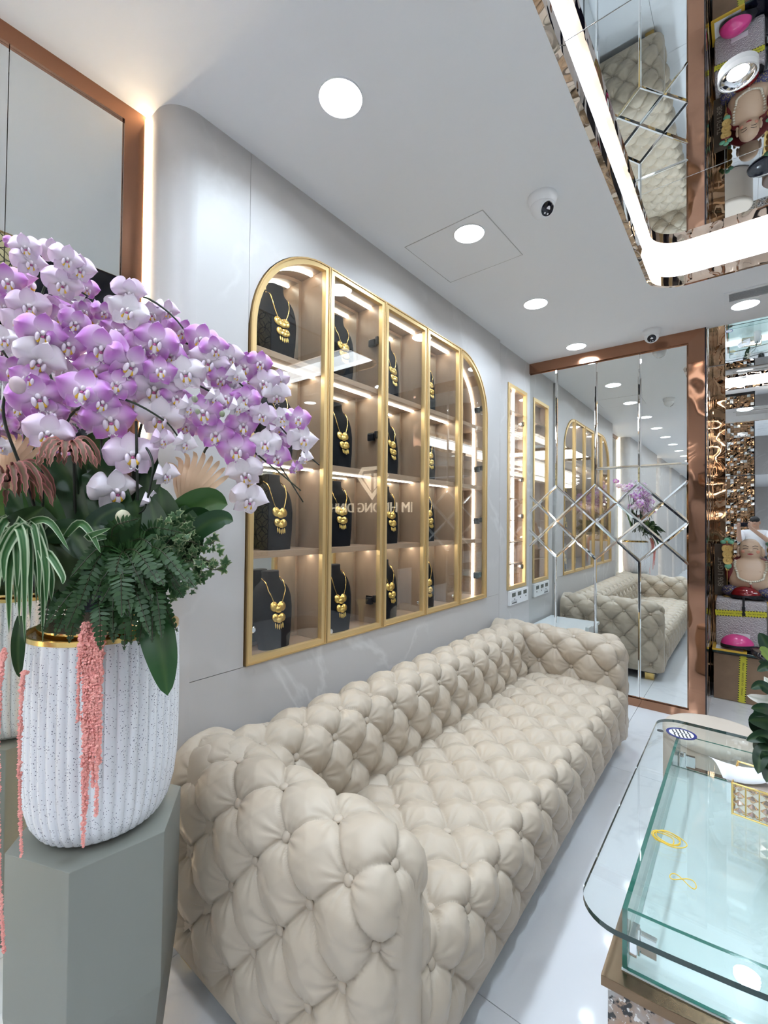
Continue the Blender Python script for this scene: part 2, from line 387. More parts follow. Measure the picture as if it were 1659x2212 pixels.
# further walls of the hall, seen in the mirrors
def far_pier(ya, yb, idx):
    p = struct(empty('wall_pier')); p['label'] = 'marble pier of the hall wall'
    MB().box(-.03, 0, ya+.1, yb-.1, 0, HC).build('marble_slab', 'wall_marble', p)
    corner(p, ya+.1, -1, .10); corner(p, yb-.1, 1, .10)
    MB().box(-.17, -.15, ya-.010, ya-.002, .01, HC-.004).build('led_strip', 'led_hall', p); MB().box(-.17, -.145, yb+.002, yb+.010, .01, HC-.004).build('led_strip', 'led_hall', p)
    return p
far_pier(-3.1, -.45, 2); recess_mirror(-3.5, -3.12, 'wall_mirror_recess', 3, 'narrow copper framed mirror far down the hall', [])
far_pier(-5.2, -3.5, 3); far_pier(-7.3, -5.5, 4); far_pier(-9.6, -7.6, 5); far_pier(-12.4, -9.9, 6)
# ---------------------------------------------------------------- far mirror wall with bevelled diamonds
DY = 3.967
mw = struct(empty('wall_far_mirror', (0, DY, 0))); mw['label'] = 'copper framed mirror wall with bevelled diamond tiles beyond the sofa'
MB().box(-.5, 1.262, .006, .03, 0, HC+.02).build('backing', 'black_metal', mw)
W_ = .3165; X0 = -.1015; seam = [X0+W_*k for k in range(5)]; ZU, ZM, ZL = 1.722, 1.415, 1.110; ZUM, ZLM = 1.568, 1.262
ZB, ZT = .062, HC-.088; XLIM = -.034
def clip(poly, xmin):
    out = []
    for i in range(len(poly)):
        a, b = poly[i], poly[(i+1) % len(poly)]
        ina, inb = a[0] >= xmin, b[0] >= xmin
        if ina: out.append(a)
        if ina != inb:
            t = (xmin-a[0])/(b[0]-a[0]); out.append((xmin, a[1]+t*(b[1]-a[1])))
    return out
def inset(poly, d):
    k = len(poly); out = []
    P = [np.array(p) for p in poly]
    area = sum(P[i][0]*P[(i+1) % k][1]-P[(i+1) % k][0]*P[i][1] for i in range(k)); s = 1 if area > 0 else -1
    for i in range(k):
        a, b, c = P[i-1], P[i], P[(i+1) % k]
        e1 = (b-a)/np.linalg.norm(b-a); e2 = (c-b)/np.linalg.norm(c-b); n1 = s*np.array([-e1[1], e1[0]]); n2 = s*np.array([-e2[1], e2[0]])
        q = n1+n2; q = q/(q@n1); out.append(tuple(b+d*q))
    return out
def mtile(poly, name, bev, tilt=True):
    poly = clip(poly, XLIM)
    if len(poly) < 3: return
    o_ = inset(poly, .0008); i_ = inset(poly, bev); k = len(poly)
    c = np.mean(np.array(i_), 0); th = (rng.normal(0, .0022), rng.normal(0, .0022)) if tilt else (0, 0)
    def yy_(p): return th[0]*(p[0]-c[0])+th[1]*(p[1]-c[1])-.0065
    V = [(p[0], -.001, p[1]) for p in o_]+[(p[0], yy_(p), p[1]) for p in i_]+[(p[0], .005, p[1]) for p in o_]
    b = MB(); b.add(V, [tuple(range(k, 2*k))], 0)
    b.add(V, [(i, (i+1) % k, k+(i+1) % k, k+i) for i in range(k)], 1)
    b.add(V, [(i, 2*k+i, 2*k+(i+1) % k, (i+1) % k) for i in range(k)]+[tuple(range(2*k, 3*k))[::-1]], 1)
    b.build(name, ['mirror', 'mirror_bevel'], mw, merge=.00001)
for k in range(4):
    a, b_ = seam[k], seam[k+1]; mm = (a+b_)/2
    if k < 2: mtile([(a, ZT), (a, ZU), (mm, ZUM), (b_, ZU), (b_, ZT)], 'mirror_panel', .010)
    else:
        mtile([(a, ZT), (a, 1.848), (b_, 1.848), (b_, ZT)], 'mirror_panel', .012)
        mtile([(a, 1.848), (a, ZU), (mm, ZUM), (b_, ZU), (b_, 1.848)], 'mirror_panel', .012)
    mtile([(mm, ZUM), (a, ZM), (mm, ZLM), (b_, ZM)], 'diamond_tile', .014)
    mtile([(a, ZB), (b_, ZB), (b_, ZL), (mm, ZLM), (a, ZL)], 'mirror_panel', .010)
for k in range(5):
    x = seam[k]; l = max(x-W_/2, X0); r = min(x+W_/2, seam[4])
    for zt_, zm_, zb_ in ((ZU, ZUM, ZM), (ZM, ZLM, ZL)):
        if k == 0: P = [(x, zt_), (x, zb_), (r, zm_)]
        elif k == 4: P = [(x, zt_), (l, zm_), (x, zb_)]
        else: P = [(x, zt_), (l, zm_), (x, zb_), (r, zm_)]
        mtile(P, 'diamond_tile', .014)
FX0, FX1 = seam[4], 1.262
MB().prism([(-.034, ZT), (FX0, ZT), (FX1, HC), (-.034, HC)], 'y', -.022, .006).build('frame_head', 'copper_flat', mw)
MB().prism([(FX0, ZB), (FX1, 0), (FX1, HC), (FX0, ZT)], 'y', -.022, .006).build('frame_post', 'copper', mw)
MB().prism([(-.034, 0), (FX1, 0), (FX0, ZB), (-.034, ZB)], 'y', -.022, .006).build('frame_sill', 'copper', mw)
# ---------------------------------------------------------------- mirrored alcove beyond
av = struct(empty('wall_alcove')); av['label'] = 'bronze and clear mirror lined alcove beyond the far mirror'
MB().box(1.262, 1.270, 3.945, 3.990, 0, HC).build('black_edge', 'black_gloss', av)
MB().box(1.255, 1.268, 3.991, 4.50, 0, HC).build('bronze_panel', 'bronze', av)
MB().box(1.255, 1.268, 4.502, 5.0, 0, HC).build('bronze_panel', 'bronze', av)
MB().box(1.268, 1.352, 4.992, 5.02, 0, HC).build('bronze_panel', 'bronze', av)
for k, (za, zb) in enumerate(((.0, 1.833), (1.836, 2.16), (2.163, 2.42), (2.423, HC+.02))):
    p = MB().box(0, .40, -.004, .02, 0, zb-za).build('mirror_panel', 'mirror_clear', av); p.location = (1.354, 5.0, za); p.rotation_euler = ((0, .06, -.05, .10)[k], 0, 0)
MB().box(1.262, XR, 3.986, 5.06, HC+.005, HC+.02).build('mirror_soffit', 'mirror_clear', av)
MB().box(1.76, XR, 5.0, 5.05, 0, HC).build('dark_panel', 'black_gloss', av)
# ---------------------------------------------------------------- ceiling fittings
dl = MB().lathe([(.0715, .006), (.0715, .0065)], 32).mesh('glow', 'downlight_glow', smooth=True)
tr = MB().ring([(.0745*math.cos(2*PI*k/32), .0745*math.sin(2*PI*k/32)) for k in range(32)], [(.0718*math.cos(2*PI*k/32), .0718*math.sin(2*PI*k/32)) for k in range(32)], 'z', .006, .0115).mesh('ring', 'white_plastic', smooth=True)
lampd = bpy.data.lights.new('downlight_lamp', 'AREA'); lampd.shape = 'DISK'; lampd.size = .140; lampd.energy = LIGHT; lampd.color = COOL; lampd.spread = math.radians(152)
def lamp(parent):
    o = bpy.data.objects.new('lamp', lampd); COL.objects.link(o); o.parent = parent; o.location = (0, 0, .004); return o
def downlight(x, y, label, group=None):
    e = empty('downlight', (x, y, HC-.012)); obj('glow_disc', dl, e, (0, 0, .003)); obj('trim_ring', tr, e); lamp(e); tag(e, label, 'ceiling light', group)
nm = ['largest round ceiling light, nearest above the orchids', 'second round ceiling light along the sofa wall', 'third round ceiling light along the sofa wall, beside the far camera', 'fourth round ceiling light along the sofa wall, just before the mirror']
for k in range(17):
    y = 3.758-.9*k
    downlight(.432, y, nm[3-k] if k < 4 else 'round ceiling light far down the hall, seen only in the mirror', 'downlights along the sofa wall' if k >= 4 else None)
downlight(1.489, 3.679, 'round ceiling light beside the air grille at the picture edge')
for x, y in ((2.6, 3.68), (3.5, 2.8), (3.5, 1.0), (3.5, -.8), (3.5, -2.6), (2.2, -3.6), (2.2, -5.2), (2.2, -6.8), (2.2, -8.4), (2.2, -10.), (3.5, -4.4), (3.5, -6.2), (3.5, -8.)):  # out of direct view; the row along the right wall is added for lighting
    downlight(x, y, 'round ceiling light added to light the hall, not directly seen', 'added downlights of the hall')
# spot set into the coffer mirror
spd_ = lampd.copy(); spd_.size = .06; spd_.spread = math.radians(125); spd_.energy = LIGHT*.8
ro, ri = [(.057*math.cos(2*PI*k/28), .057*math.sin(2*PI*k/28)) for k in range(28)], [(.052*math.cos(2*PI*k/28), .052*math.sin(2*PI*k/28)) for k in range(28)]
def coffer_spot(x, y, label, group=None):
    sp = empty('recessed_spotlight', (x, y, MZ-.016)); tag(sp, label, 'spotlight', group)
    MB().ring(ro, ri, 'z', -.002, .016).build('trim_ring', 'white_plastic', sp, smooth=True)
    g = MB(); g.lathe([(.0518, -.001), (.050, .006), (.042, .012), (.031, .0145)], 28); g.f = [f for f in g.f if len(f) == 4]; g.m = [0]*len(g.f); g.build('reflector', 'chrome', sp, smooth='all')
    MB().lathe([(.031, .0135), (.031, .0150)], 24).build('lamp_face', 'downlight_glow', sp)
    o = bpy.data.objects.new('lamp', spd_); COL.objects.link(o); o.parent = sp; o.location = (0, 0, .0125)
coffer_spot(1.467, 1.955, 'chrome recessed spotlight set in the mirrored ceiling coffer')
for x, y in ((1.467, .45), (1.467, -1.05), (2.85, 1.955), (2.85, .45), (2.85, -1.05)): coffer_spot(x, y, 'recessed coffer spotlight added out of view for its light', 'added coffer spotlights out of the picture')  # unseen spots added to brighten planter, pedestal and near sofa arm
# dome cameras
def dome(x, y, rz, label):
    e = empty('dome_camera', (x, y, HC), rz); tag(e, label, 'security camera')
    MB().lathe([(.060, 0), (.061, -.012), (.056, -.030), (.050, -.040)], 32).build('base', 'white_plastic', e, smooth=True)
    MB().ell((0, 0, -.045), (.049, .049, .047), 28, 18).build('ball', 'white_plastic', e, smooth='all')
    d = Vector((0, -.72, -.60)).normalized(); M = frame_to(d)
    f = MB().lathe([(.033, 0), (.034, .004), (.028, .006)], 28).build('lens_ring', 'white_plastic', e, smooth=True); f.matrix_local = Matrix.Translation(Vector((0, 0, -.045))+d*.034) @ M
    b = MB().lathe([(.029, 0), (.028, .005), (.018, .009), (0, .0105)], 28).build('lens_window', 'black_gloss', e, smooth=True); b.matrix_local = Matrix.Translation(Vector((0, 0, -.045))+d*.0375) @ M
    for s in (-1, 1):
        l = MB().ell((0, 0, 0), (.005, .005, .002), 10, 6).build('infrared_led', 'white_gloss', e, smooth='all'); l.matrix_local = Matrix.Translation(Vector((0, 0, -.045))+d*.046) @ M @ Matrix.Translation((s*.007, -.016, -.001))
dome(.800, 1.93, math.radians(60), 'white dome camera near the second ceiling light')
dome(.955, 3.775, math.radians(8), 'white dome camera against the copper head of the far mirror')
# access hatch and air grille
h = empty('access_hatch', (.343, 2.073, HC)); tag(h, 'square flush access hatch in the ceiling', 'hatch'); h.rotation_euler.z = math.radians(-1.5)
for q in range(4):
    b = MB().box(-.2225, .2225, .2205, .2225, -.0012, .002).build('gap', 'joint_light', h); b.rotation_euler.z = q*PI/2
MB().box(-.219, .219, -.219, .219, -.0015, .002).build('panel', 'ceiling_paint', h)
v = empty('air_grille', (0, 0, HC)); tag(v, 'slotted air grille in the ceiling at the picture edge', 'air vent')
o4 = [(1.385, 3.425), (2.5, 3.425), (2.5, 3.60), (1.385, 3.60)]; i4 = [(1.41, 3.45), (2.475, 3.45), (2.475, 3.575), (1.41, 3.575)]
MB().ring(o4, i4, 'z', -.006, .001).build('frame', 'white_plastic', v); MB().box(1.41, 2.475, 3.45, 3.575, -.0012, 0).build('duct', 'grey_plastic', v)
for k in range(11):
    y = 3.455+.0115*k; MB().add([(1.41, y, -.005), (2.475, y, -.005), (2.475, y+.006, -.0013), (1.41, y+.006, -.0013), (1.41, y+.001, -.0055), (2.475, y+.001, -.0055), (2.475, y+.007, -.0018), (1.41, y+.007, -.0018)], [(0, 1, 2, 3), (4, 7, 6, 5), (0, 4, 5, 1), (3, 2, 6, 7)]).build('slat', 'white_plastic', v)
# ================================================================ arched display cabinet
cab = empty('display_cabinet', (0, (CB['y0']+CB['y1'])/2, CB['z0'])); tag(cab, 'large gold framed arched wall cabinet of necklaces above the sofa', 'display cabinet')
cab.location = (0, 0, 0)
DEP = -.180
edges = [CB['y0']]+CB['div']+[CB['y1']]
def outline(i, t):
    """door outline of column i, inset by t: (y,z) points"""
    a, b = edges[i]+t, edges[i+1]-t; z0 = CB['z0']+t; zt = CB['zt']-t; cz_ = CB['zt']-R_; r = R_-t
    if i == 0: return [(a, z0), (b, z0)]+[(b, zt)]+arc(CB['y0']+R_, cz_, r, 91.5, 180, 16)[1:]
    if i == 4: return [(a, z0), (b, z0)]+arc(CB['y1']-R_, cz_, r, 0, 88.5, 16)+[(a, zt)]
    return [(a, z0), (b, z0), (b, zt), (a, zt)]
# carcass
MB().box(DEP-.012, DEP, CB['y0']+.002, CB['y1']-.002, CB['z0'], CB['zt']).build('back_panel', 'veneer', cab)
for i in range(5):
    a, b = edges[i]+.012, edges[i+1]-.012
    P = outline(i, .012); P = [(min(max(y, a), b), z) for y, z in P]
    o = plate_with_hole([(y, z) for y, z in outline(i, .03)], [], DEP+.0005, DEP+.004, 'mirror_back', 'mirror', 'x'); o.parent = cab
MB().box(DEP, -.02, CB['y0']+.001, CB['y1']-.001, CB['z0'], CB['z0']+.012).build('floor_board', 'shelf_wood', cab)
for d in CB['div']: MB().box(DEP, -.020, d-.011, d+.011, CB['z0']+.012, CB['zt']-.002).build('divider', 'veneer', cab)
so = [(CB['y0']+.001, CB['z0']), (CB['y0']+.001, zc)]+arc(CB['y0']+R_, zc, R_-.001, 180, 90)[1:]+arc(CB['y1']-R_, zc, R_-.001, 90, 0)+[(CB['y1']-.001, CB['z0'])]
si = [(CB['y0']+.012, CB['z0']), (CB['y0']+.012, zc)]+arc(CB['y0']+R_, zc, R_-.012, 180, 90)[1:]+arc(CB['y1']-R_, zc, R_-.012, 90, 0)+[(CB['y1']-.012, CB['z0'])]
k = len(so); b = MB(); V = [(DEP, *p) for p in so]+[(DEP, *p) for p in si]+[(-.018, *p) for p in so]+[(-.018, *p) for p in si]
for i in range(k-1): b.add(V, [(i, i+1, 2*k+i+1, 2*k+i), (k+i, 3*k+i, 3*k+i+1, k+i+1), (2*k+i, 2*k+i+1, 3*k+i+1, 3*k+i)])
b.build('side_board', 'veneer', cab, merge=.00001, smooth=True)
SHZ = [2.100, 1.667, 1.281]   # shelf tops
for i in range(5):
    a, b_ = edges[i]+.0115, edges[i+1]-.0115
    for j, z in enumerate(SHZ):
        MB().box(DEP+.004, -.024, a, b_, z-.026, z).build('shelf', 'shelf_wood', cab, bev=.001)
        if i < 4 or j == 3:
            MB().box(-.100, -.083, a+.001, b_-.002, z-.031, z-.0265).build('led_strip', 'led_cabinet', cab)
# lights under the arched top
for i in (1, 2, 3): MB().box(-.100, -.083, edges[i]+.012, edges[i+1]-.013, CB['zt']-.019, CB['zt']-.014).build('led_strip', 'led_cabinet', cab)
def arcstrip(cy_, a0, a1, r, x0=-.098, x1=-.086, extra=None):
    P = [(cy_+r*math.cos(math.radians(t)), zc+r*math.sin(math.radians(t))) for t in np.linspace(a0, a1, 18)]
    Q = [(cy_+(r-.006)*math.cos(math.radians(t)), zc+(r-.006)*math.sin(math.radians(t))) for t in np.linspace(a0, a1, 18)]
    if extra: P = P+[extra[0]]; Q = Q+[extra[1]]
    b = MB(); b.prism(P+Q[::-1], 'x', x0, x1); return b
o = arcstrip(CB['y0']+R_, 91.5, 175, R_-.016).build('led_strip', 'led_cabinet', cab)
o = arcstrip(CB['y1']-R_, 88.5, 0, R_-.016, -.105, -.090, ((CB['y1']-.016, CB['z0']+.013), (CB['y1']-.022, CB['z0']+.013))).build('led_strip', 'led_white', cab)
# doors
for i in range(5):
    dr = empty('door'); dr.parent = cab
    k = .0015
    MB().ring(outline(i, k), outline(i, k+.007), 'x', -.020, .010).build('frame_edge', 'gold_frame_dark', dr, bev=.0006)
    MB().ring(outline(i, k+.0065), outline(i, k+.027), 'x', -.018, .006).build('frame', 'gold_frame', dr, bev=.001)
    o = plate_with_hole(outline(i, k+.025), [], -.010, -.006, 'pane', 'glass', 'x'); o.parent = dr
# hinges and knobs
def hinge(y, z, parent, sgn=1):
    h = empty('hinge', (0, y, z)); h.parent = parent; h.scale = (1.15, 1.3, 1.5)
    MB().box(-.075, -.032, -.014*sgn if sgn > 0 else 0, 0 if sgn > 0 else .014, -.009, .009).build('arm', 'chrome', h, bev=.002)
    MB().box(-.068, -.034, -.024*sgn if sgn > 0 else .008, -.008*sgn if sgn > 0 else .024, -.020, .004).build('cup', 'black_metal', h, bev=.003)
    MB().box(-.032, -.018, -.018*sgn if sgn > 0 else 0, 0 if sgn > 0 else .018, -.012, .012).build('plate', 'black_metal', h, bev=.002)
for z in (2.36, 1.86, 1.0): hinge(1.845-.012, z, cab)
for z in (2.24, 1.80, 1.42, 1.02): hinge(CB['y1']-.014, z, cab)
for y, z in ((1.437+.050, .895), (2.25-.045, .93), (2.656-.05, .92), (1.017+.045, .98)):
    b = MB(); b.lathe([(.009, 0), (.012, .003), (.010, .010), (0, .012)], 16); kn = b.build('knob', 'chrome', cab, smooth=True); kn.matrix_local = Matrix.Translation((-.009, y, z)) @ Matrix.Rotation(-PI/2, 4, 'Y')
# ---------------------------------------------------------------- narrow cabinet
nb = empty('narrow_cabinet'); tag(nb, 'tall narrow gold framed lit wall cabinet beside the far mirror', 'display cabinet')
x_ = NB['x']; ya, yb, za, zb = NB['y0'], NB['y1'], NB['z0'], NB['z1']; nd = x_-.075
MB().box(nd-.01, nd, ya, yb, za, zb).build('back_panel', 'shelf_wood', nb)
for y0_, y1_, z0_, z1_ in ((ya, ya+.012, za, zb), (yb-.012, yb, za, zb)): MB().box(nd, x_-.018, y0_, y1_, z0_, z1_).build('side_board', 'shelf_wood', nb)
for z0_, z1_ in ((za, za+.012), (zb-.012, zb)): MB().box(nd, x_-.018, ya+.012, yb-.012, z0_, z1_).build('end_board', 'shelf_wood', nb)
for k in range(8):
    z = za+.20+k*.184; MB().box(nd, x_-.022, ya+.012, yb-.012, z-.004, z+.004).build('shelf', 'shelf_wood', nb)
MB().box(nd+.002, nd+.012, ya+.268, ya+.292, za+.013, zb-.013).build('led_strip', 'led_white', nb)
dr = empty('door'); dr.parent = nb
q = lambda t: [(ya+t, za+t), (yb-t, za+t), (yb-t, zb-t), (ya+t, zb-t)]
MB().ring(q(.001), q(.030), 'x', x_-.018, x_+.008).build('frame', 'gold_frame', dr, bev=.001)
MB().box(x_-.010, x_-.006, ya+.028, yb-.028, za+.028, zb-.028).build('pane', 'glass', dr)
for z in (2.27, 1.78, 1.46, 1.02):
    h_ = empty('hinge', (x_, yb-.014, z)); h_.parent = nb
    MB().box(-.065, -.030, -.020, 0, -.012, .012).build('arm', 'chrome', h_, bev=.003); MB().box(-.030, -.012, -.028, -.004, -.022, .016).build('cup', 'black_metal', h_, bev=.003)
# panel of three small meters under it
mp = empty('meter_panel', (x_, 3.69, .785)); tag(mp, 'white plastic panel with three small meters under the narrow cabinet', 'control panel')
MB().box(0, .022, -.195, .195, -.058, .058).build('housing', 'white_plastic', mp, bev=.003)
for k in range(3):
    y = -.12+.12*k
    MB().box(.022, .0235, y-.036, y+.036, .008, .040).build('screen', 'screen_grey', mp); MB().box(.022, .025, y+.012, y+.024, -.018, -.008).build('button', 'black_metal', mp, bev=.001)
MB().box(.022, .0228, -.165, -.05, -.050, -.020).build('print', 'grey_plastic', mp); MB().box(.0228, .0232, -.155, -.06, -.046, -.037).build('print', 'black_metal', mp)
# ================================================================ necklace busts and necklaces
def bust_mesh():
    H = .33; S_ = [(0, .088, .046), (.02, .090, .047), (.10, .105, .050), (.20, .118, .050), (.26, .117, .047), (.30, .108, .042), (.325, .092, .037), (.340, .070, .034), (.350, .056, .033), (.362, .049, .033), (.385, .046, .033), (.402, .048, .034), (.405, .044, .031)]
    sc = H/.405; G = []
    for z, a, d in S_:
        row = []
        lean = -.035*(z/.405)**1.2
        for j in range(28):
            t = 2*PI*j/28; cx_, sy_ = math.cos(t), math.sin(t); e = .75
            row.append((d*sc*math.copysign(abs(cx_)**e, cx_)+lean, a*sc*math.copysign(abs(sy_)**e, sy_), z*sc))
        G.append(row)
    b = MB(); b.grid(G, wrap=True); n = len(b.v)
    b.add(G[0], [tuple(range(28))[::-1]]); b.add(G[-1], [tuple(range(28))])
    return b.mesh('bust', 'velvet', smooth=True, merge=.00001)
def pendant_mesh():
    b = MB()
    for zz, s in ((0, 1.0), (-.031, .86)):
        for sy in (-1, 1): b.ell((0, sy*.0125*s, zz), (.0055, .0135*s, .014*s), 10, 7)
        b.ell((.002, 0, zz-.008*s), (.0055, .013*s, .010*s), 10, 7); b.ell((.004, 0, zz+.002), (.004, .005, .005), 8, 6)
        for sy in (-1, 1): b.ell((.004, sy*.0125*s, zz+.002), (.004, .006, .006), 8, 6)
    for k in range(5): b.ell((0, -.012+.006*k, -.053-.002*(2-abs(k-2))), (.002, .0024, .008), 6, 5)
    return b.mesh('pendant', 'gold', smooth='all')
BM, PM = bust_mesh(), pendant_mesh()
def chain_mesh(zp):
    sc = .33/.405; nz = .352*sc
    pts = []
    for s in (-1, 1):
        side = [(-.030, s*.047, nz+.006), (.000, s*.046, nz-.012), (.016, s*.043, nz-.045), (.022, s*.034, zp+.045), (.026, s*.018, zp+.006)]
        pts.append(spline(side, 16))
    b = MB()
    for P in pts: b.tube(P, .0021, 6)
    for P in pts:
        for k in (6, 10): b.ell(P[k], (.0032, .0032, .0038), 6, 5)
    return b.mesh('chain', 'gold_plain', smooth='all')
CH = [chain_mesh(.178), chain_mesh(.162)]
coln = ['first column, under the left arch', 'second column', 'third column', 'fourth column', 'last column, under the right arch']
rown = ['bottom', 'lower middle', 'upper middle', 'top']
rz_ = [CB['z0']+.012, SHZ[2], SHZ[1], SHZ[0]]
for i in range(5):
    for j in range(4):
        y = (edges[i]+edges[i+1])/2+(.004, -.028, -.035, -.05, -.09)[i]; z = rz_[j]+.0005; x = -.100
        rot = math.radians(random.uniform(-4, 6))
        bs = obj('necklace_bust', BM, None, (x, y, z), (0, 0, rot)); bs.scale = (1, 1, (.98, .98, 1.0, 1.02)[j])
        tag(bs, f'black velvet neck form in the {coln[i]}, {rown[j]} shelf', 'jewellery stand', 'black neck forms in the arched cabinet')
        v_ = (i+j) % 2; zp = (.175, .160)[v_]
        nk = empty('necklace', (x, y, z), rot); tag(nk, f'gold necklace with two-tier pendant in the {coln[i]}, {rown[j]} shelf', 'necklace', 'gold necklaces in the arched cabinet')
        obj('chain', CH[v_], nk); p = obj('pendant', PM, nk, (.030-.030*(zp/.33)**1.2+.008, 0, zp)); p.rotation_euler.y = -.22; p.rotation_euler.x = math.radians(random.uniform(-5, 5)); p.scale = (1.3, 1.55, 1.5)
# ================================================================ tufted sofa
sofa = empty('sofa'); tag(sofa, 'long beige leather button tufted sofa along the marble wall', 'sofa')
def resample(P, ds):
    P = np.array(P, float); d = np.r_[0, np.cumsum(np.linalg.norm(np.diff(P, axis=0), axis=1))]; n = max(2, int(d[-1]/ds)+1)
    t = np.linspace(0, d[-1], n); return np.stack([np.interp(t, d, P[:, k]) for k in range(P.shape[1])], 1), t
def tuft_h(u, v, su, sv, u0, v0, A, D=.010, seed=0):
    a = (u-u0)/su+(v-v0)/sv; b = (u-u0)/su-(v-v0)/sv
    sa, sb = np.abs(np.sin(PI*a)), np.abs(np.sin(PI*b))
    h = A*.40*(sa*sb)**.40
    # nearest button
    best = None
    ia, ib = np.round(a), np.round(b)
    bu, bv = (ia+ib)/2*su, (ia-ib)/2*sv
    du, dv = (u-u0)-bu, (v-v0)-bv
    r = np.sqrt(du*du+dv*dv); th = np.arctan2(dv, du)
    ph = np.sin(ia*12.9898+ib*78.233+seed)*43758.5453; ph = (ph-np.floor(ph))*2*PI
    h = h-A*.80*np.exp(-(np.maximum(0, r-.009)/.046)**1.15)
    wr = np.exp(-(r/.055)**2)*(1-np.exp(-(r/.014)**2))
    h = h+.0032*wr*(np.sin(11*th+ph)+.6*np.sin(17*th+2*ph))
    h = h+.0016*np.sin(37*u+3*np.sin(29*v))*np.sin(31*v+2*np.sin(23*u))*np.minimum(1, r/.06)
    # sharp fold along the creases
    for q, s_ in ((a, 1), (b, -1)):
        fr = (q-np.round(q)); dist = np.abs(fr)/math.sqrt(1/su**2+1/sv**2)
        h = h-.0062*np.exp(-(dist/.0036)**2)*np.clip(r/.02, 0, 1)-.0030*np.exp(-(dist/.016)**2)
    return h
btn = MB().lathe([(.0135, -.002), (.0135, .001), (.011, .0045), (.005, .0062), (0, .0065)], 16).mesh('button', 'button_leather', smooth='all')
def tufted(name, B, u, v, su, sv, u0, v0, A, fade, parent=sofa, umarg=.03, vmarg=.03, seed=0, flip=False, skip=None, caps=False):
    """B: base grid [i(v), j(u), 3]"""
    B = np.array(B); Uu, Vv = np.meshgrid(u, v)
    du = np.gradient(B, axis=1); dv = np.gradient(B, axis=0); N = np.cross(du, dv); N /= (np.linalg.norm(N, axis=2, keepdims=True)+1e-12)
    if flip: N = -N
    h = tuft_h(Uu, Vv, su, sv, u0, v0, A, seed=seed)*fade(Uu, Vv)
    P = B+N*h[..., None]
    b = MB(); b.grid(P.tolist())
    nv_, nu_ = len(v), len(u)
    if caps:
        b.f.append(tuple(i*nu_ for i in range(nv_))); b.m.append(0); b.f.append(tuple(i*nu_+nu_-1 for i in range(nv_))[::-1]); b.m.append(0)
    o = b.build(name, 'leather', parent, smooth='all', fix=False)
    me = o.data
    # orient faces outward
    f0 = me.polygons[(nv_//2)*(nu_-1)+nu_//2]
    if Vector(f0.normal).dot(Vector(N[nv_//2, nu_//2])) < 0: me.flip_normals()
    kmax = 60
    for ia in range(-kmax, kmax):
        for ib in range(-kmax, kmax):
            bu, bv = u0+(ia+ib)/2*su, v0+(ia-ib)/2*sv
            if not (u[0]+umarg < bu < u[-1]-umarg and v[0]+vmarg < bv < v[-1]-vmarg): continue
            j = int(np.argmin(abs(u-bu))); i = int(np.argmin(abs(v-bv))); p = P[i, j]; n = N[i, j]
            if skip and skip(p): continue
            q = obj('button', btn, o); q.matrix_local = Matrix.Translation(Vector(p)+Vector(n)*.0055) @ frame_to(n)
    return o
ds = .0055
SX0, SXF, SY0, SY1 = .030, .90, .705, 3.285
# backrest: profile in x,z
prof = [(.338, .30), (.334, .42), (.326, .51)]+[(.178+.140*math.cos(t), .565+.128*math.sin(t)) for t in np.linspace(.02, PI-.1, 18)]+[(.040, .55), (.035, .40), (.035, .08)]
Pp, vv = resample(prof, ds); uu = np.arange(SY0+.02, SY1-.02, ds)
B = np.zeros((len(vv), len(uu), 3)); B[..., 0] = Pp[:, None, 0]; B[..., 2] = Pp[:, None, 1]; B[..., 1] = uu[None, :]
# rounded ends
e = np.minimum(np.clip((uu-uu[0])/.07, 0, 1), np.clip((uu[-1]-uu)/.07, 0, 1)); sh = 1-np.sqrt(1-(1-e)**2)
B[..., 2] -= np.clip(B[..., 2]-.55, 0, 1)*sh[None, :]*.75; B[..., 0] = B[..., 0]+(.17-B[..., 0])*sh[None, :]*.25
v635 = vv[np.argmin(np.abs(Pp[:, 1]-.612)[:int(len(vv)*.45)])]
tufted('backrest', B, uu, vv, .184, .225, 1.035, v635, .034, lambda U, V: np.clip(V/.05, 0, 1)*np.clip((vv[-1]-V)/.45, 0, 1)*np.clip((U-uu[0])/.05, .1, 1)*np.clip((uu[-1]-U)/.05, .1, 1), skip=lambda p: p[2] < .40 or p[0] < .06, caps=True)
# seat: profile from the back forward and down the front
prof = [(.27, .36), (.33, .385), (.42, .410), (.55, .422), (.70, .424), (.80, .416)]+[(.845+.075*math.sin(t), .335+.078*math.cos(t)) for t in np.linspace(.1, PI/2, 10)]+[(.920, .25), (.905, .15), (.885, .075)]
Pp, vv = resample(prof, ds); uu = np.arange(.88, 3.11, ds)
B = np.zeros((len(vv), len(uu), 3)); B[..., 0] = Pp[:, None, 0]; B[..., 2] = Pp[:, None, 1]; B[..., 1] = uu[None, :]
e = np.minimum(np.clip((uu-.90)/.12, 0, 1), np.clip((3.09-uu)/.12, 0, 1)); B[..., 2] -= (.03*(1-e)**2)[None, :]
v72 = vv[np.argmin(np.abs(Pp[:, 0]-.72)+(Pp[:, 1] < .38)*9)]
tufted('seat', B, uu, vv, .185, .216, 1.126, v72, .036, lambda U, V: np.clip(V/.05, 0, 1)*np.clip((vv[-1]-V)/.05, 0, 1), skip=lambda p: p[2] < .10 or p[0] < .36, seed=3, flip=True, caps=True)
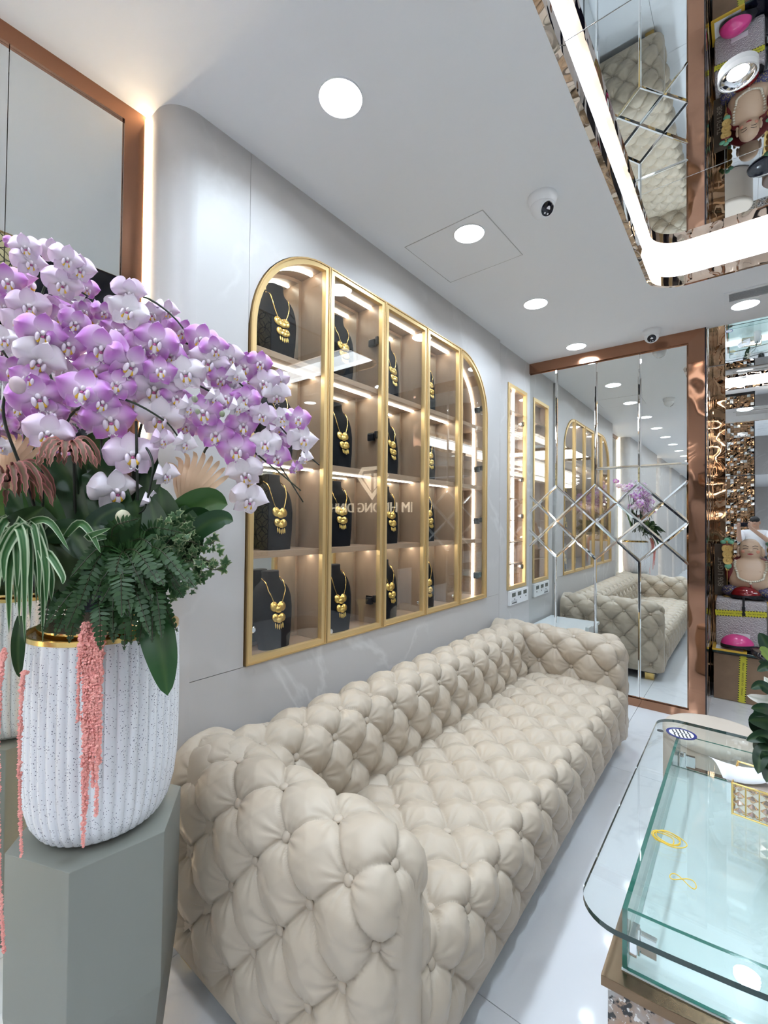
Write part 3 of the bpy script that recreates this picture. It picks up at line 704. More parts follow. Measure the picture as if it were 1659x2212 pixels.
# arms: profile in y,z, swept along x with a rounded front
def arm(outer, inner, sgn, name_seed, u0, zrow, su, sv, on_outer, ds=.0055):
    th_ = .14; top = .700; r = .118
    # from the outer foot over the top to the inner foot
    yo, yi = outer, inner; yc = (yo+yi)/2; hw = abs(yi-yo)/2; s = 1 if yi > yo else -1
    prof = [(yo+s*.012, .075), (yo+s*.002, .20), (yo, .35), (yo+s*.002, .50)]+[(yc-s*hw*math.cos(t), .560+.135*math.sin(t)) for t in np.linspace(.08, PI-.08, 18)]+[(yi-s*.002, .48), (yi-s*.003, .35), (yi-s*.006, .2), (yi-s*.012, .075)]
    Pp, vv = resample(prof, ds)
    L = SXF-.10; re = .10
    ts = list(np.arange(SX0+.01, L, ds)); ph = list(np.linspace(0, PI/2, 20)[1:])
    rows = [(t, 0.0, t) for t in ts]+[(L+re*math.sin(p), 1-math.cos(p), L+re*p) for p in ph]
    last = rows[-1]; rows += [(last[0]+.004*k, 1.0+.75*k*.3, last[2]+ds*k*3) for k in (1, 2)]
    uu = np.array([q[2] for q in rows]); B = np.zeros((len(vv), len(uu), 3))
    for j, (x, k, _) in enumerate(rows):
        f = 1-.62*min(k, 1)-(.25*max(0, k-1))
        B[:, j, 0] = x; B[:, j, 1] = yc+(Pp[:, 0]-yc)*f; B[:, j, 2] = Pp[:, 1]-np.clip(Pp[:, 1]-.45, 0, 1)*(.38*min(k, 1)+.3*max(0, k-1))+np.clip(.12-Pp[:, 1], 0, 1)*0
    half = len(vv)//2; idx = np.arange(len(vv))
    sel = idx[:half] if on_outer else idx[half:]
    v0 = vv[sel[np.argmin(np.abs(Pp[sel, 1]-zrow))]]
    return tufted('arm', B, uu, vv, su, sv, u0, v0, .032, lambda U, V: np.clip(V/.05, 0, 1)*np.clip((vv[-1]-V)/.05, 0, 1)*np.clip((U-uu[0])/.05, .15, 1)*np.clip((uu[-1]-U)/.05, 0, 1), seed=name_seed, flip=(s < 0), skip=lambda p: p[0] < .30 and abs(p[1]-yi) < abs(p[1]-yo) or p[2] < .12, caps=True)
arm(SY0, .965, 1, 5, .370, .628, .212, .236, True, .0042)
arm(SY1, 3.03, -1, 9, .285, .590, .212, .228, False)
# underside and gold feet
MB().box(.05, .86, SY0+.03, SY1-.03, .065, .12).build('base', 'black_metal', sofa)
for x in (.09, .80):
    for y in (SY0+.05, 1.95, SY1-.13): MB().box(x-.035, x+.035, y, y+.075, 0, .066).build('leg', 'gold_plain', sofa, bev=.003)
# ================================================================ pedestal, planter, plants
PCX, PCY, PZ = .214, .462, .660
pd = empty('pedestal', (PCX, PCY, 0), math.radians(22)); tag(pd, 'grey green hexagonal pedestal under the ribbed white planter', 'pedestal')
mat('pedestal_paint', (.225, .230, .205), .42)
R0, R1 = .190, .150
hexp = lambda r, z: [(r*math.cos(k*PI/3), r*math.sin(k*PI/3), z) for k in range(6)]
b = MB(); V = hexp(R1, 0)+hexp(R0*.985, PZ*.45)+hexp(R0, PZ-.012)+hexp(R0, PZ)
b.add(V, [tuple(range(6))[::-1], tuple(range(18, 24))]+[(6*j+i, 6*j+(i+1) % 6, 6*j+6+(i+1) % 6, 6*j+6+i) for j in range(3) for i in range(6)])
b.build('body', 'pedestal_paint', pd, bev=.0015)
# planter: fluted white speckled pot with a gold rim
pl = empty('planter', (PCX, PCY, PZ)); tag(pl, 'tall white speckled fluted planter with gold rim', 'planter')
mt, nt, bs = newmat('planter_glaze'); L = nt.links.new
tc = nt.nodes.new('ShaderNodeTexCoord'); vo = nt.nodes.new('ShaderNodeTexVoronoi'); vo.inputs['Scale'].default_value = 210; L(tc.outputs['Object'], vo.inputs[0])
lt = nt.nodes.new('ShaderNodeMath'); lt.operation = 'LESS_THAN'; lt.inputs[1].default_value = .23; L(vo.outputs['Distance'], lt.inputs[0])
sc_ = nt.nodes.new('ShaderNodeSeparateColor'); L(vo.outputs['Color'], sc_.inputs[0]); gt = nt.nodes.new('ShaderNodeMath'); gt.operation = 'GREATER_THAN'; gt.inputs[1].default_value = .35; L(sc_.outputs[0], gt.inputs[0])
mu = nt.nodes.new('ShaderNodeMath'); mu.operation = 'MULTIPLY'; L(lt.outputs[0], mu.inputs[0]); L(gt.outputs[0], mu.inputs[1])
mx = nt.nodes.new('ShaderNodeMix'); mx.data_type = 'RGBA'; mx.inputs[6].default_value = (.77, .77, .80, 1); mx.inputs[7].default_value = (.12, .12, .16, 1); L(mu.outputs[0], mx.inputs[0]); L(mx.outputs[2], bs.inputs['Base Color'])
bs.inputs['Roughness'].default_value = .22; bs.inputs['Coat Weight'].default_value = .3
PH, PR = .470, .168
prof = [(.60, .0), (.68, .004), (.80, .018), (.885, .045), (.945, .085), (.985, .145), (1.0, .22), (1.0, .35), (.985, PH-.012), (.985, PH)]
def pot(p, fl, n=44*10):
    G = []
    for r, z in p:
        row = []
        for j in range(n):
            t = 2*PI*j/n; f = .0062*fl*(abs(math.cos(22*t))**.7-.5) if 0 < z < PH-.006 else 0
            f *= min(1, z/.03) if z < .03 else 1
            row.append(((PR*r+f)*math.cos(t), (PR*r+f)*math.sin(t), z))
        G.append(row)
    b = MB(); b.grid(G, wrap=True); return b, G
pr_ = resample(prof, .01)[0]
b, G = pot(pr_, 1); b.add(G[0], [tuple(range(len(G[0])))[::-1]]); b.build('pot', 'planter_glaze', pl, smooth='all', fix=False)
co = [(PR*math.cos(2*PI*k/96)*1.0, PR*math.sin(2*PI*k/96)) for k in range(96)]; ci = [(x*.955, y*.955) for x, y in co]
MB().ring([(x*.995, y*.995) for x, y in co], ci, 'z', PH-.001, PH+.010).build('rim', 'gold_plain', pl, smooth=True)
mat('soil', (.03, .022, .015), .9, bump=(40, 1, .02)); MB().lathe([(.154, PH-.06), (.154, PH-.020)], 40).build('soil', 'soil', pl)
# gold collar hidden in the foliage
mat('collar', (.75, .55, .25), .12, 1.0); MB().lathe([(.140, PH-.04), (.143, PH+.022)], 40).build('collar', 'collar', pl, smooth=True)
PTOP = PZ+PH
# ---------------------------------------------------------------- orchids
vmat('petal', .5, .3, trans=.10)
def lerp(a, b, t): return tuple(a[i]+(b[i]-a[i])*t for i in range(3))
WHT, PAL, VIO, DVI = (.92, .87, .90), (.80, .54, .80), (.55, .16, .60), (.40, .12, .56)
def petal_mesh(name, Lr, Wd, kind, broad, cup, n=9, mseg=9):
    """petal along +y from the origin, facing +z"""
    G = []; C = []
    for i in range(n+1):
        t = i/n
        wv = (math.sin(PI*min(1, t*.97+.03)**broad)**.62)*Wd if t < 1 else 0
        if t < .12: wv = max(wv*.6, Wd*.16)
        row = []
        for j in range(mseg+1):
            s = 2*j/mseg-1
            z = cup*(t*t)*.9-.06*Wd*s*s*4*cup/.012*.5+.004*math.sin(6*t+2*s)*t
            row.append((s*wv, t*Lr*(1-.06*s*s), z))
            ed = max(abs(s)**2.2*.7, 0)
            if kind == 'w': c = lerp(WHT, PAL, .22*t+.10*ed)
            elif kind == 'p': c = lerp(WHT, lerp(PAL, VIO, .10), min(1, .10+.55*t+.25*ed))
            else:
                k = min(1, max(0, (t-.16)*1.7))*(1-.2*ed); c = lerp(lerp(WHT, PAL, .6), VIO, k*.9)
                if t > .93 or abs(s) > .9: c = lerp(c, PAL, .6)
            if t < .18: c = lerp(WHT, c, t/.18)
            C.append(c)
        G.append(row)
    b = MB(); b.grid(G); return b.mesh(name, 'petal', smooth='all', fix=False, cols=C)
def rotmesh(b, M): b.v = [tuple(M @ Vector(p)) for p in b.v]; return b
FL = {}
for kd in 'wpv':
    pt = petal_mesh('petal', .51, .315, kd, .86, .09)
    sp_ = petal_mesh('sepal', .47, .185, kd, .92, -.02)
    FL[kd] = (pt, sp_)
# lip: three lobes, callus and tendrils, plus column
vmat('lip_mat', .45, .3)
b = MB(); C = []
def addl(fn, col):
    o = len(b.v); fn(); 
    for k in range(len(b.v)-o): C.append(col)
YEL, LW, MAG = (.80, .48, .05), (.84, .78, .82), (.45, .10, .25)
addl(lambda: b.ell((0, .015, .06), (.035, .045, .05), 10, 7), (.84, .74, .80))
for s in (-1, 1):
    addl(lambda: b.ell((s*.075, -.06, .085), (.035, .075, .05), 10, 7), lerp(LW, PAL, .3))
    addl(lambda: b.ell((s*.055, -.115, .080), (.030, .052, .034), 8, 6), YEL)
addl(lambda: b.ell((0, -.13, .09), (.045, .085, .022), 10, 7), lerp(LW, MAG, .12)); addl(lambda: b.ell((0, -.055, .085), (.030, .030, .025), 8, 6), MAG)
for s in (-1, 1): addl(lambda: b.tube([(s*.02, -.20, .09), (s*.045, -.235, .105), (s*.06, -.21, .13)], .009, 5), LW)
LIPM = b.mesh('lip', 'lip_mat', smooth='all', fix=False, cols=C)
orc = empty('orchid_arrangement', (PCX, PCY, PTOP-.03)); tag(orc, 'cascade of pink and white moth orchids in the white planter', 'orchids')
def flower(P, size, n, kd, roll=0.0, side=False):
    """P: centre, size: overall width (m), n: facing"""
    pt, sp_ = FL[kd]
    f = obj('flower', sp_, orc); M = Matrix.Translation(Vector(P)-Vector(orc.location)) @ frame_to(n) @ Matrix.Rotation(roll, 4, 'Z') @ Matrix.Scale(size, 4)
    f.matrix_local = M                                        # upper sepal
    def kid(nm, me, ang, tx, dz, scl=1.0):
        q = obj(nm, me, f); q.matrix_local = Matrix.Translation((0, 0, dz)) @ Matrix.Rotation(ang, 4, 'Z') @ Matrix.Rotation(tx, 4, 'X') @ Matrix.Scale(scl, 4); return q
    for s in (-1, 1):
        kid('petal', pt, s*math.radians(78), (.5 if side else .12)+random.uniform(-.08, .1), .012)
        kid('sepal', sp_, s*math.radians(146), -.10, -.012)
    kid('lip', LIPM, 0, 0, .01, 1.3)
Z = 2.37
FLW = [(150,205,200,'p'),(35,300,230,'v'),(320,315,225,'p'),(405,240,190,'p'),(150,430,240,'p'),(430,455,130,'v'),(530,460,135,'v'),(660,360,190,'p'),(655,455,225,'w'),(775,470,150,'p'),(855,455,140,'p'),
 (695,520,160,'v'),(800,610,235,'v'),(215,570,270,'v'),(345,625,240,'v'),(15,600,190,'w'),(200,705,280,'w'),(525,640,265,'v'),(665,725,265,'v'),(870,680,190,'v'),(950,775,215,'w'),(1070,715,215,'p'),(1030,600,190,'v'),(930,560,160,'v'),
 (1250,740,175,'v'),(1355,820,165,'p'),(1415,885,150,'w'),(1430,800,110,'p'),(430,860,285,'v'),(190,895,300,'v'),(150,800,210,'v'),(785,850,255,'p'),(690,920,170,'v'),(560,1010,285,'v'),(820,1000,255,'w'),(245,1080,260,'p'),
 (-10,950,150,'v'),(30,1030,130,'v'),(5,1150,130,'w'),(1255,905,160,'v'),(1345,985,145,'p'),(1440,1000,120,'w'),(1160,900,160,'v'),(1040,970,210,'v'),(1105,1085,190,'v'),(1210,1165,205,'v'),(1240,1040,170,'v'),
 (1360,1130,165,'w'),(1525,1005,140,'v'),(1550,1110,165,'w'),(1420,1200,145,'v'),(675,1190,275,'p'),(590,1375,265,'w'),(1255,1285,195,'w'),(1275,1420,200,'w'),(340,765,170,'p'),(385,515,180,'v'),(300,480,160,'v'),(60,110,100,'v'),
 (130,130,180,'p'),(265,150,170,'p'),(340,190,190,'p'),(100,510,210,'p'),(20,430,180,'v'),(445,340,140,'v'),(600,830,200,'v'),(480,750,210,'v'),(395,950,170,'v'),(1100,650,160,'v'),(1175,690,160,'p'),(1330,720,140,'v'),(60,760,200,'v'),(520,920,200,'v'),(260,980,190,'v'),(100,960,170,'v'),(900,900,180,'v'),(960,1040,150,'v'),(720,640,190,'v'),(590,560,170,'v'),(820,760,180,'v'),(1130,800,150,'v')]
SIDE = [(965,965,150,'w'),(1095,920,130,'w'),(1215,965,130,'w'),(1205,800,130,'w'),(1560,1225,100,'w'),(1510,1275,95,'v'),(830,1130,140,'p'),(945,1150,140,'w'),(845,1310,150,'w'),(775,1450,140,'w')]
def zdepth(px): return 1.00+.27*max(0, px-120)/560
ends = []
for q, (zx, zy, wd, kd) in enumerate(FLW):
    px, py = zx/Z, 480+zy/Z; big = wd/Z; zc_ = zdepth(px)+(.07 if wd < 175 and px < 430 else 0)+random.uniform(-.02, .02)
    off = math.hypot((px-IW/2)/FPX, (py-IH/2)/FPX); size = big*zc_/FPX/(1+.30*off*off)*1.04
    P = at(px, py, zc_); tocam = CAM-P; tocam /= np.linalg.norm(tocam)
    n = tocam+np.array([.10, .25, .05])*random.uniform(-.2, 1.0)+rng.normal(0, .20, 3); n[2] -= .10
    flower(P, size, n, kd, random.uniform(-.3, .3)); ends.append((P, px))
for zx, zy, wd, kd in SIDE:
    px, py = zx/Z, 480+zy/Z; zc_ = zdepth(px)-.02; P = at(px, py-8, zc_); tocam = CAM-P; tocam /= np.linalg.norm(tocam)
    n = tocam*.42+CR*.85+np.array([0, 0, -.35]); flower(P, wd/Z*zc_/FPX*.95, n, kd, random.uniform(-.2, .2), True); ends.append((P, px))
# flowers of the back of the cascade, seen in the mirrors
for k in range(26):
    t = k/25; px = 60+560*t; py = 640+330*t*t+random.uniform(-30, 60)
    P = at(px, py, zdepth(px)+random.uniform(.12, .26)); P[0] = max(P[0], -.08)
    n = np.array([random.uniform(-.4, .2), random.uniform(.3, 1.0), random.uniform(-.2, .3)]); flower(P, .095, n, random.choice('vpvw'), random.uniform(-.4, .4))
# stems
vmat('stem_mat', .45, .4); SG = (.028, .042, .022); SD = (.012, .016, .010)
def stem(pts, r0, r1, col=SG, n=26, parent=None, nm='stem'):
    P = spline(pts, n); b = MB(); b.tube(P-np.array(orc.location), list(np.linspace(r0, r1, n)), 7); return b.build(nm, 'stem_mat', parent or orc, smooth='all', cols=[col]*len(b.v), fix=False)
root = np.array([PCX, PCY, PTOP-.04])
ST = [[(200,1240,1.12),(150,950,1.10),(85,720,1.08),(110,600,1.06),(190,640,1.02)],
      [(170,1240,1.12),(110,950,1.06),(20,780,1.02),(-40,700,1.0)],
      [(230,1240,1.12),(235,950,1.12),(240,720,1.12),(290,640,1.10),(370,680,1.12),(430,760,1.16)],
      [(260,1240,1.14),(250,980,1.14),(300,780,1.15),(400,740,1.18),(520,830,1.24),(640,960,1.26),(690,1005,1.26)],
      [(270,1230,1.14),(290,1000,1.12),(330,860,1.12),(420,830,1.16),(520,900,1.20),(600,1000,1.24),(655,1085,1.24)],
      [(405,1130,1.16),(420,1050,1.16),(452,960,1.17),(520,960,1.20),(590,1010,1.23),(650,1060,1.24)],
      [(280,1240,1.10),(285,1060,1.06),(300,960,1.06),(330,1000,1.03),(315,1090,1.02),(300,1110,1.02)],
      [(190,1240,1.08),(160,1000,1.04),(150,900,1.03),(250,860,1.03),(350,905,1.08),(390,950,1.12)],
      [(120,1240,1.06),(60,1050,1.02),(8,900,1.0),(30,830,1.0),(110,830,1.0),(200,870,1.0)]]
for s_ in ST: stem([at(q[0], q[1], q[2]+.035) for q in s_], .0042, .0018, SD if random.random() < .6 else SG)
for q in ((165,1110),(95,1020),(300,1060),(225,1100)): 
    a = at(q[0], 1230, 1.07); c_ = at(q[0]-6, q[1]-150, 1.07); stem([a, (a+c_)/2, c_], .0034, .003, SD, 8, nm='stake')
# buds
vmat('bud_mat', .5, .3)
for px, py, s, col in ((266,1119,26,(.60,.56,.40)),(421,862,11,(.32,.33,.24)),(427,889,9,(.30,.32,.22)),(480,894,10,(.28,.30,.20)),(38,832,26,(.62,.48,.52))):
    P = at(px, py, zdepth(px)-.07); b = MB(); r = s*.55*zdepth(px)/FPX; b.ell((0, 0, 0), (r, r, r*1.25), 12, 8); o = b.build('bud', 'bud_mat', orc, smooth='all', cols=[col]*len(b.v), fix=False); o.location = Vector(P)-orc.location; o.rotation_euler = (.3, .5, 0)
# ---------------------------------------------------------------- leaves
vmat('leaf_mat', .33, .45); vmat('leaf_thin', .45, .35, trans=.12)
def leaf(pts, wid, parent, col=(.018, .055, .014), nm='leaf', n=14, m=6, fold=.25, face=None, tip=1.0, origin=None, edge=None, wavy=0, mt_='leaf_mat', thick=True):
    P = spline(pts, n+1); G = []; C = []
    for i in range(n+1):
        t = i/n; d = P[min(i+1, n)]-P[max(i-1, 0)]; d /= np.linalg.norm(d)+1e-9
        fc = (CAM-P[i]) if face is None else np.array(face, float); s = np.cross(d, fc); s /= np.linalg.norm(s)+1e-9; nn = np.cross(s, d)
        wv = wid*(math.sin(PI*min(1, (t*.93+.07))**(.8*tip)))**.6*(1 if t < .995 else .15); row = []
        for j in range(m+1):
            q = 2*j/m-1; wob = wavy*math.sin(t*42+(1 if q > 0 else 0)*1.3)*abs(q)*wid
            row.append(P[i]+s*(q*wv+wob)+nn*(fold*wv*(abs(q)-.5)+wob*.6))
            c = col if abs(q) > .12 else lerp(col, (.10, .16, .05), .35)
            if edge and abs(q) > .70: c = edge
            C.append(c)
        G.append(row)
    b = MB(); b.grid((np.array(G)-np.array(origin if origin is not None else parent.location)).tolist()); o = b.build(nm, mt_, parent, smooth='all', cols=C, fix=False)
    return o
def L3(*a): return [at(*q) for q in a]
DG, MG = (.011, .042, .010), (.034, .098, .018)
for pts, wd, c in [(L3((330,1290,1.02),(338,1360,.985),(352,1430,.97),(362,1503,.965)),.035,(.022,.075,.022)), (L3((318,1300,1.03),(328,1380,1.0),(343,1460,.99)),.022,DG),
    (L3((350,1180,1.12),(400,1120,1.12),(450,1085,1.14),(492,1090,1.15)),.048,MG), (L3((370,1190,1.12),(420,1130,1.12),(460,1110,1.13)),.040,DG), (L3((390,1180,1.10),(440,1135,1.10),(480,1120,1.10),(504,1126,1.10)),.026,(.016,.055,.018)),
    (L3((120,1310,1.0),(130,1250,.99),(115,1200,.99),(110,1170,1.0)),.042,(.030,.052,.012)), (L3((10,1170,1.0),(50,1130,.99),(95,1095,1.0)),.030,(.020,.045,.012)), (L3((46,1330,.98),(40,1380,.965),(39,1425,.96),(42,1464,.96)),.0125,DG),
    (L3((200,1230,1.08),(185,1100,1.08),(130,1000,1.08),(125,985,1.08)),.042,DG), (L3((240,1230,1.06),(245,1120,1.05),(215,1020,1.05),(190,1000,1.05)),.045,DG), (L3((300,1220,1.06),(300,1120,1.06),(290,1080,1.06)),.040,DG), (L3((330,1220,1.08),(350,1130,1.08),(345,1050,1.09)),.046,DG),
    (L3((370,1220,1.10),(395,1160,1.10),(400,1090,1.11)),.050,(.014,.045,.014)), (L3((150,1230,1.10),(70,1130,1.10),(20,1060,1.1)),.045,DG), (L3((190,1200,.99),(150,1150,.99),(90,1165,.99)),.032,(.014,.040,.012)), (L3((225,1160,1.0),(205,1130,1.0),(250,1100,1.0),(270,1105,1.0)),.020,(.020,.045,.024)),
    (L3((312,1230,1.10),(322,1120,1.10),(318,1010,1.11)),.038,DG), (L3((295,1230,1.12),(305,1100,1.12),(328,960,1.14)),.045,(.014,.045,.016)), (L3((335,1230,1.06),(338,1150,1.06),(322,1070,1.07)),.034,(.012,.040,.014)), (L3((120,1200,1.12),(100,1060,1.14),(60,980,1.15)),.05,MG), (L3((215,1160,1.13),(205,1000,1.14),(215,930,1.15)),.05,MG)]: leaf(pts, wd, orc, c)
# ---------------------------------------------------------------- spider plant
spd = empty('spider_plant', tuple(at(60, 1230, 1.0))); tag(spd, 'striped green and white spider plant at the planter edge', 'plant')
for q in range(30):
    a = random.uniform(-1, 1); bx = 50+random.uniform(-25, 30); by = 1200+random.uniform(-20, 30); d = .99+random.uniform(-.05, .04)
    ex = bx+a*75-18; ey = 1290+random.uniform(-40, 110); ht = random.uniform(35, 75)
    leaf(L3((bx, by, d), (bx+(ex-bx)*.45, by-ht, d-.03), (ex+(ex-bx)*.10, by-ht*.25+20, d-.055), (ex+(ex-bx)*.15, ey, d-.06)), random.uniform(.006, .009), spd, (.030, .11, .03), n=12, m=8, fold=.5, edge=(.46, .54, .36), mt_='leaf_thin')
for p in (((140,1160,.99),(170,1130,.96),(195,1150,.95),(218,1195,.94)), ((230,1160,.98),(190,1160,.95),(240,1140,.94)), ((40,1150,.97),(75,1125,.95),(110,1130,.94),(150,1190,.93)), ((20,1150,.97),(10,1145,.95),(30,1155,.94),(50,1185,.93))):
    leaf(L3(*p), .008, spd, (.035, .115, .03), n=12, m=6, fold=.5, edge=(.52, .58, .40), mt_='leaf_thin')
# ---------------------------------------------------------------- bromeliads
def brom(px, py, d, rad, label, tint):
    e = empty('bromeliad', tuple(at(px, py, d))); tag(e, label, 'plant'); c = np.array(e.location)
    for q in range(22):
        a = q*2.399; L_ = rad*random.uniform(.75, 1.1); side = CR*math.cos(a)+CF*math.sin(a)*.8; s = L_*d/FPX
        up = random.uniform(.1, .8); 
        leaf([c, c+side*s*.45+np.array([0, 0, s*up*.6]), c+side*s*.85+np.array([0, 0, s*(up*.5-.25)]), c+side*s*1.0+np.array([0, 0, s*(up*.3-.62)])], random.uniform(.0060, .0085), e, (.17, .075, .055), n=22, m=4, fold=.35, edge=tint, wavy=.16, face=(CAM-c)/np.linalg.norm(CAM-c)*.6+np.array([0, 0, .9]), mt_='leaf_thin')
brom(145, 975, .985, 66, 'pink brown wavy leaved bromeliad under the orchid flowers', (.56, .20, .17))
brom(14, 1040, .98, 95, 'large pink bromeliad cut by the picture edge', (.50, .17, .16))
# ---------------------------------------------------------------- dried fan leaves
mat('dried', (.62, .42, .28), .6)
def fan(px, py, d, rad, a0, label, lean):
    e = empty('dried_palm_leaf', tuple(at(px, py, d))); tag(e, label, 'dried leaf')
    U_ = np.array([0, 0, 1.0]); Rr = np.array(CR)
    for q in range(9):
        t = (q-4)/4; ang = math.radians(a0+t*30); dr_ = Rr*math.sin(ang)+U_*math.cos(ang); s = rad*d/FPX*(1-.16*t*t); c = np.array(e.location)
        leaf([c, c+dr_*s*.5-CF*.012, c+dr_*s*.9+CF*0.01, c+dr_*s+Rr*.012*t], .0052*rad/100, e, (.66, .46, .31), n=10, m=3, fold=.15, nm='blade', tip=1.1, mt_='leaf_thin')
fan(402, 1112, 1.15, 140, 14, 'cream dried palm leaf beside the arching stem', 0)
fan(30, 1060, 1.12, 125, -6, 'brown dried palm leaf behind the pink bromeliad', 0)
# ---------------------------------------------------------------- fern
fern = empty('fern', tuple(at(270, 1250, 1.02))); tag(fern, 'dense dark green fern spilling over the planter rim', 'fern')
def frond(pts, wid, parent, col, n=15):
    P = spline(pts, n+1); b = MB(); C = []; fc0 = CAM-P[n//2]
    for i in range(1, n+1):
        t = i/n; d = P[i]-P[i-1]; ln = np.linalg.norm(d); d /= ln+1e-9; s = np.cross(d, fc0); s /= np.linalg.norm(s); nn = np.cross(s, d)
        lw = wid*(math.sin(PI*(t*.86+.12)))**.8
        for sg in (-1, 1):
            dir_ = s*sg*.86+d*.5+nn*random.uniform(-.25, .25); q = np.cross(dir_, nn); a = P[i]; hw = ln*.52
            V = [a-q*hw*.25, a+dir_*lw*.3-q*hw, a+dir_*lw*.75-q*hw*.7, a+dir_*lw, a+dir_*lw*.7+q*hw*.7, a+dir_*lw*.3+q*hw, a+q*hw*.25]
            b.add(np.array(V)-np.array(parent.location), [(0, 1, 5, 6), (1, 2, 4, 5), (2, 3, 4)]); cc = lerp(col, (.05, .12, .03), random.uniform(0, .35)); C += [cc]*7
    o = len(b.v); b.tube(P-np.array(parent.location), .0011, 5); C += [(.03, .03, .012)]*(len(b.v)-o)
    b.build('frond', 'leaf_thin', parent, cols=C, fix=False)
for q in range(46):
    a = random.uniform(-1.25, 1.25); bx, by = 265+random.uniform(-55, 75), 1205+random.uniform(-25, 70); d = 1.03+random.uniform(-.05, .04); ln = random.uniform(70, 135)
    ex, ey = bx+math.sin(a)*ln*1.05, by+abs(math.cos(a))*ln*.85+15
    frond(L3((bx, by, d), ((bx*.55+ex*.45), (by*.6+ey*.4)-30, d-.055), (ex, ey, d-.10)), random.uniform(.018, .027), fern, (.012, .040, .009), 19)
for p in (((300,1160,1.02),(330,1140,1.0),(390,1150,.99)), ((240,1160,1.0),(250,1135,.98),(300,1120,.97)), ((280,1170,1.0),(310,1165,.97),(350,1200,.95)), ((230,1180,1.0),(200,1230,.95),(170,1310,.92)), ((330,1250,1.0),(375,1265,.98),(395,1290,.97)), ((250,1290,.98),(280,1310,.94),(283,1388,.92)), ((210,1290,.98),(215,1320,.93),(217,1400,.91)), ((170,1270,1.02),(150,1300,.97),(120,1370,.94)), ((180,1280,1.02),(165,1320,.97),(150,1385,.94)), ((150,1260,1.02),(110,1290,.98),(95,1360,.95)), ((300,1280,1.0),(310,1320,.96),(300,1390,.94)), ((260,1280,1.0),(250,1330,.95),(245,1385,.93)), ((290,1270,1.0),(325,1300,.97),(330,1370,.96))): frond(L3(*p), .022, fern, (.014, .045, .014))
# ---------------------------------------------------------------- ivy
ivy = empty('ivy', tuple(at(390, 1200, 1.08))); tag(ivy, 'variegated ivy trailing to the wall side of the planter', 'ivy')
shape = [(0, 0), (.30, -.22), (.52, -.10), (.40, .12), (.62, .38), (.30, .40), (.0, 1.0), (-.30, .40), (-.62, .38), (-.40, .12), (-.52, -.10), (-.30, -.22)]
def ivyleaf(P, s, n, roll, c1, c2):
    b = MB(); k = len(shape); V = [(x*s, y*s, -.15*s*abs(x)) for x, y in shape]+[(x*s*.62, y*s*.62+.05*s, .02*s) for x, y in shape]+[(0, .22*s, .03*s)]
    b.add(V, [(i, (i+1) % k, k+(i+1) % k, k+i) for i in range(k)]+[(k+i, k+(i+1) % k, 2*k) for i in range(k)]); o = b.build('leaf', 'leaf_thin', ivy, cols=[c2]*k+[c1]*(k+1), fix=False)
    o.matrix_local = Matrix.Translation(Vector(P)-ivy.location) @ frame_to(n) @ Matrix.Rotation(roll, 4, 'Z')
for vn in (((340,1200),(380,1150),(400,1125)), ((350,1220),(400,1170),(440,1180),(470,1165)), ((360,1240),(410,1210),(455,1230),(482,1228)), ((350,1230),(390,1200),(430,1205),(465,1218)), ((360,1250),(400,1250),(440,1245)), ((340,1180),(365,1140),(345,1130)), ((370,1200),(395,1180),(410,1150)), ((365,1260),(390,1280),(400,1270)), ((350,1210),(370,1190),(385,1215))):
    P = spline([at(x, y, 1.06+.0003*(x-340)) for x, y in vn], 10); b = MB(); b.tube(P-np.array(ivy.location), .0014, 5); b.build('vine', 'stem_mat', ivy, cols=[(.05, .045, .025)]*len(b.v), fix=False)
    for q in P:
        for _ in range(2):
            n = (CAM-q)/np.linalg.norm(CAM-q)+rng.normal(0, .45, 3); lt_ = random.random()
            ivyleaf(q+rng.normal(0, .012, 3), random.uniform(.013, .026), n, random.uniform(-2.8, 2.8), lerp((.020, .060, .020), (.05, .12, .035), lt_), lerp((.10, .16, .07), (.34, .38, .20), random.random()))
# ---------------------------------------------------------------- hanging amaranth tassels
am = empty('amaranth', tuple(at(195, 1360, .93))); tag(am, 'coral pink hanging amaranth tassels down the planter front', 'amaranth')
mat('amaranth_pink', (.86, .40, .35), .8, var=(60, (.78, .30, .27)))
oct_ = [(1, 0, 0), (-1, 0, 0), (0, 1, 0), (0, -1, 0), (0, 0, 1), (0, 0, -1)]; octf = [(0, 2, 4), (2, 1, 4), (1, 3, 4), (3, 0, 4), (2, 0, 5), (1, 2, 5), (3, 1, 5), (0, 3, 5)]
def tassel(pts, r, dens, parent):
    P = spline(pts, 60); b = MB(); b.tube(P-np.array(parent.location), .0012, 5)
    tot = np.linalg.norm(np.diff(P, axis=0), axis=1).sum()
    for _ in range(int(tot*dens)):
        t = random.random(); k = min(58, int(t*59)); p = P[k]+(P[k+1]-P[k])*random.random(); rr = r*(1.0-.55*t)*(.65+.35*math.sin(t*40+r*900)); a = random.uniform(0, 2*PI); p = p+np.array([math.cos(a), math.sin(a), 0])*rr*random.random()**.5-np.array(parent.location)
        s = random.uniform(.0022, .0040); b.add([(p[0]+x*s, p[1]+y*s, p[2]+z*s) for x, y, z in oct_], octf)
    o = b.build('tassel', 'amaranth_pink', parent, fix=False); o['kind'] = 'stuff'; return o
random.seed(21)
for px, top, bot, r in ((172,1370,1560,.006),(183,1345,1830,.010),(192,1350,1700,.010),(198,1360,1640,.010),(205,1350,1700,.009),(212,1360,1762,.008),(219,1370,1650,.007),(188,1400,1760,.009),(202,1420,1660,.009),(178,1352,1440,.009),(209,1400,1620,.009)):
    dd = .935-.0; tassel([at(px+4, top, .955), at(px, top+40, dd), at(px-2, (top+bot)/2, dd-.002), at(px-4, bot, dd+.004)], r, 1500, am)
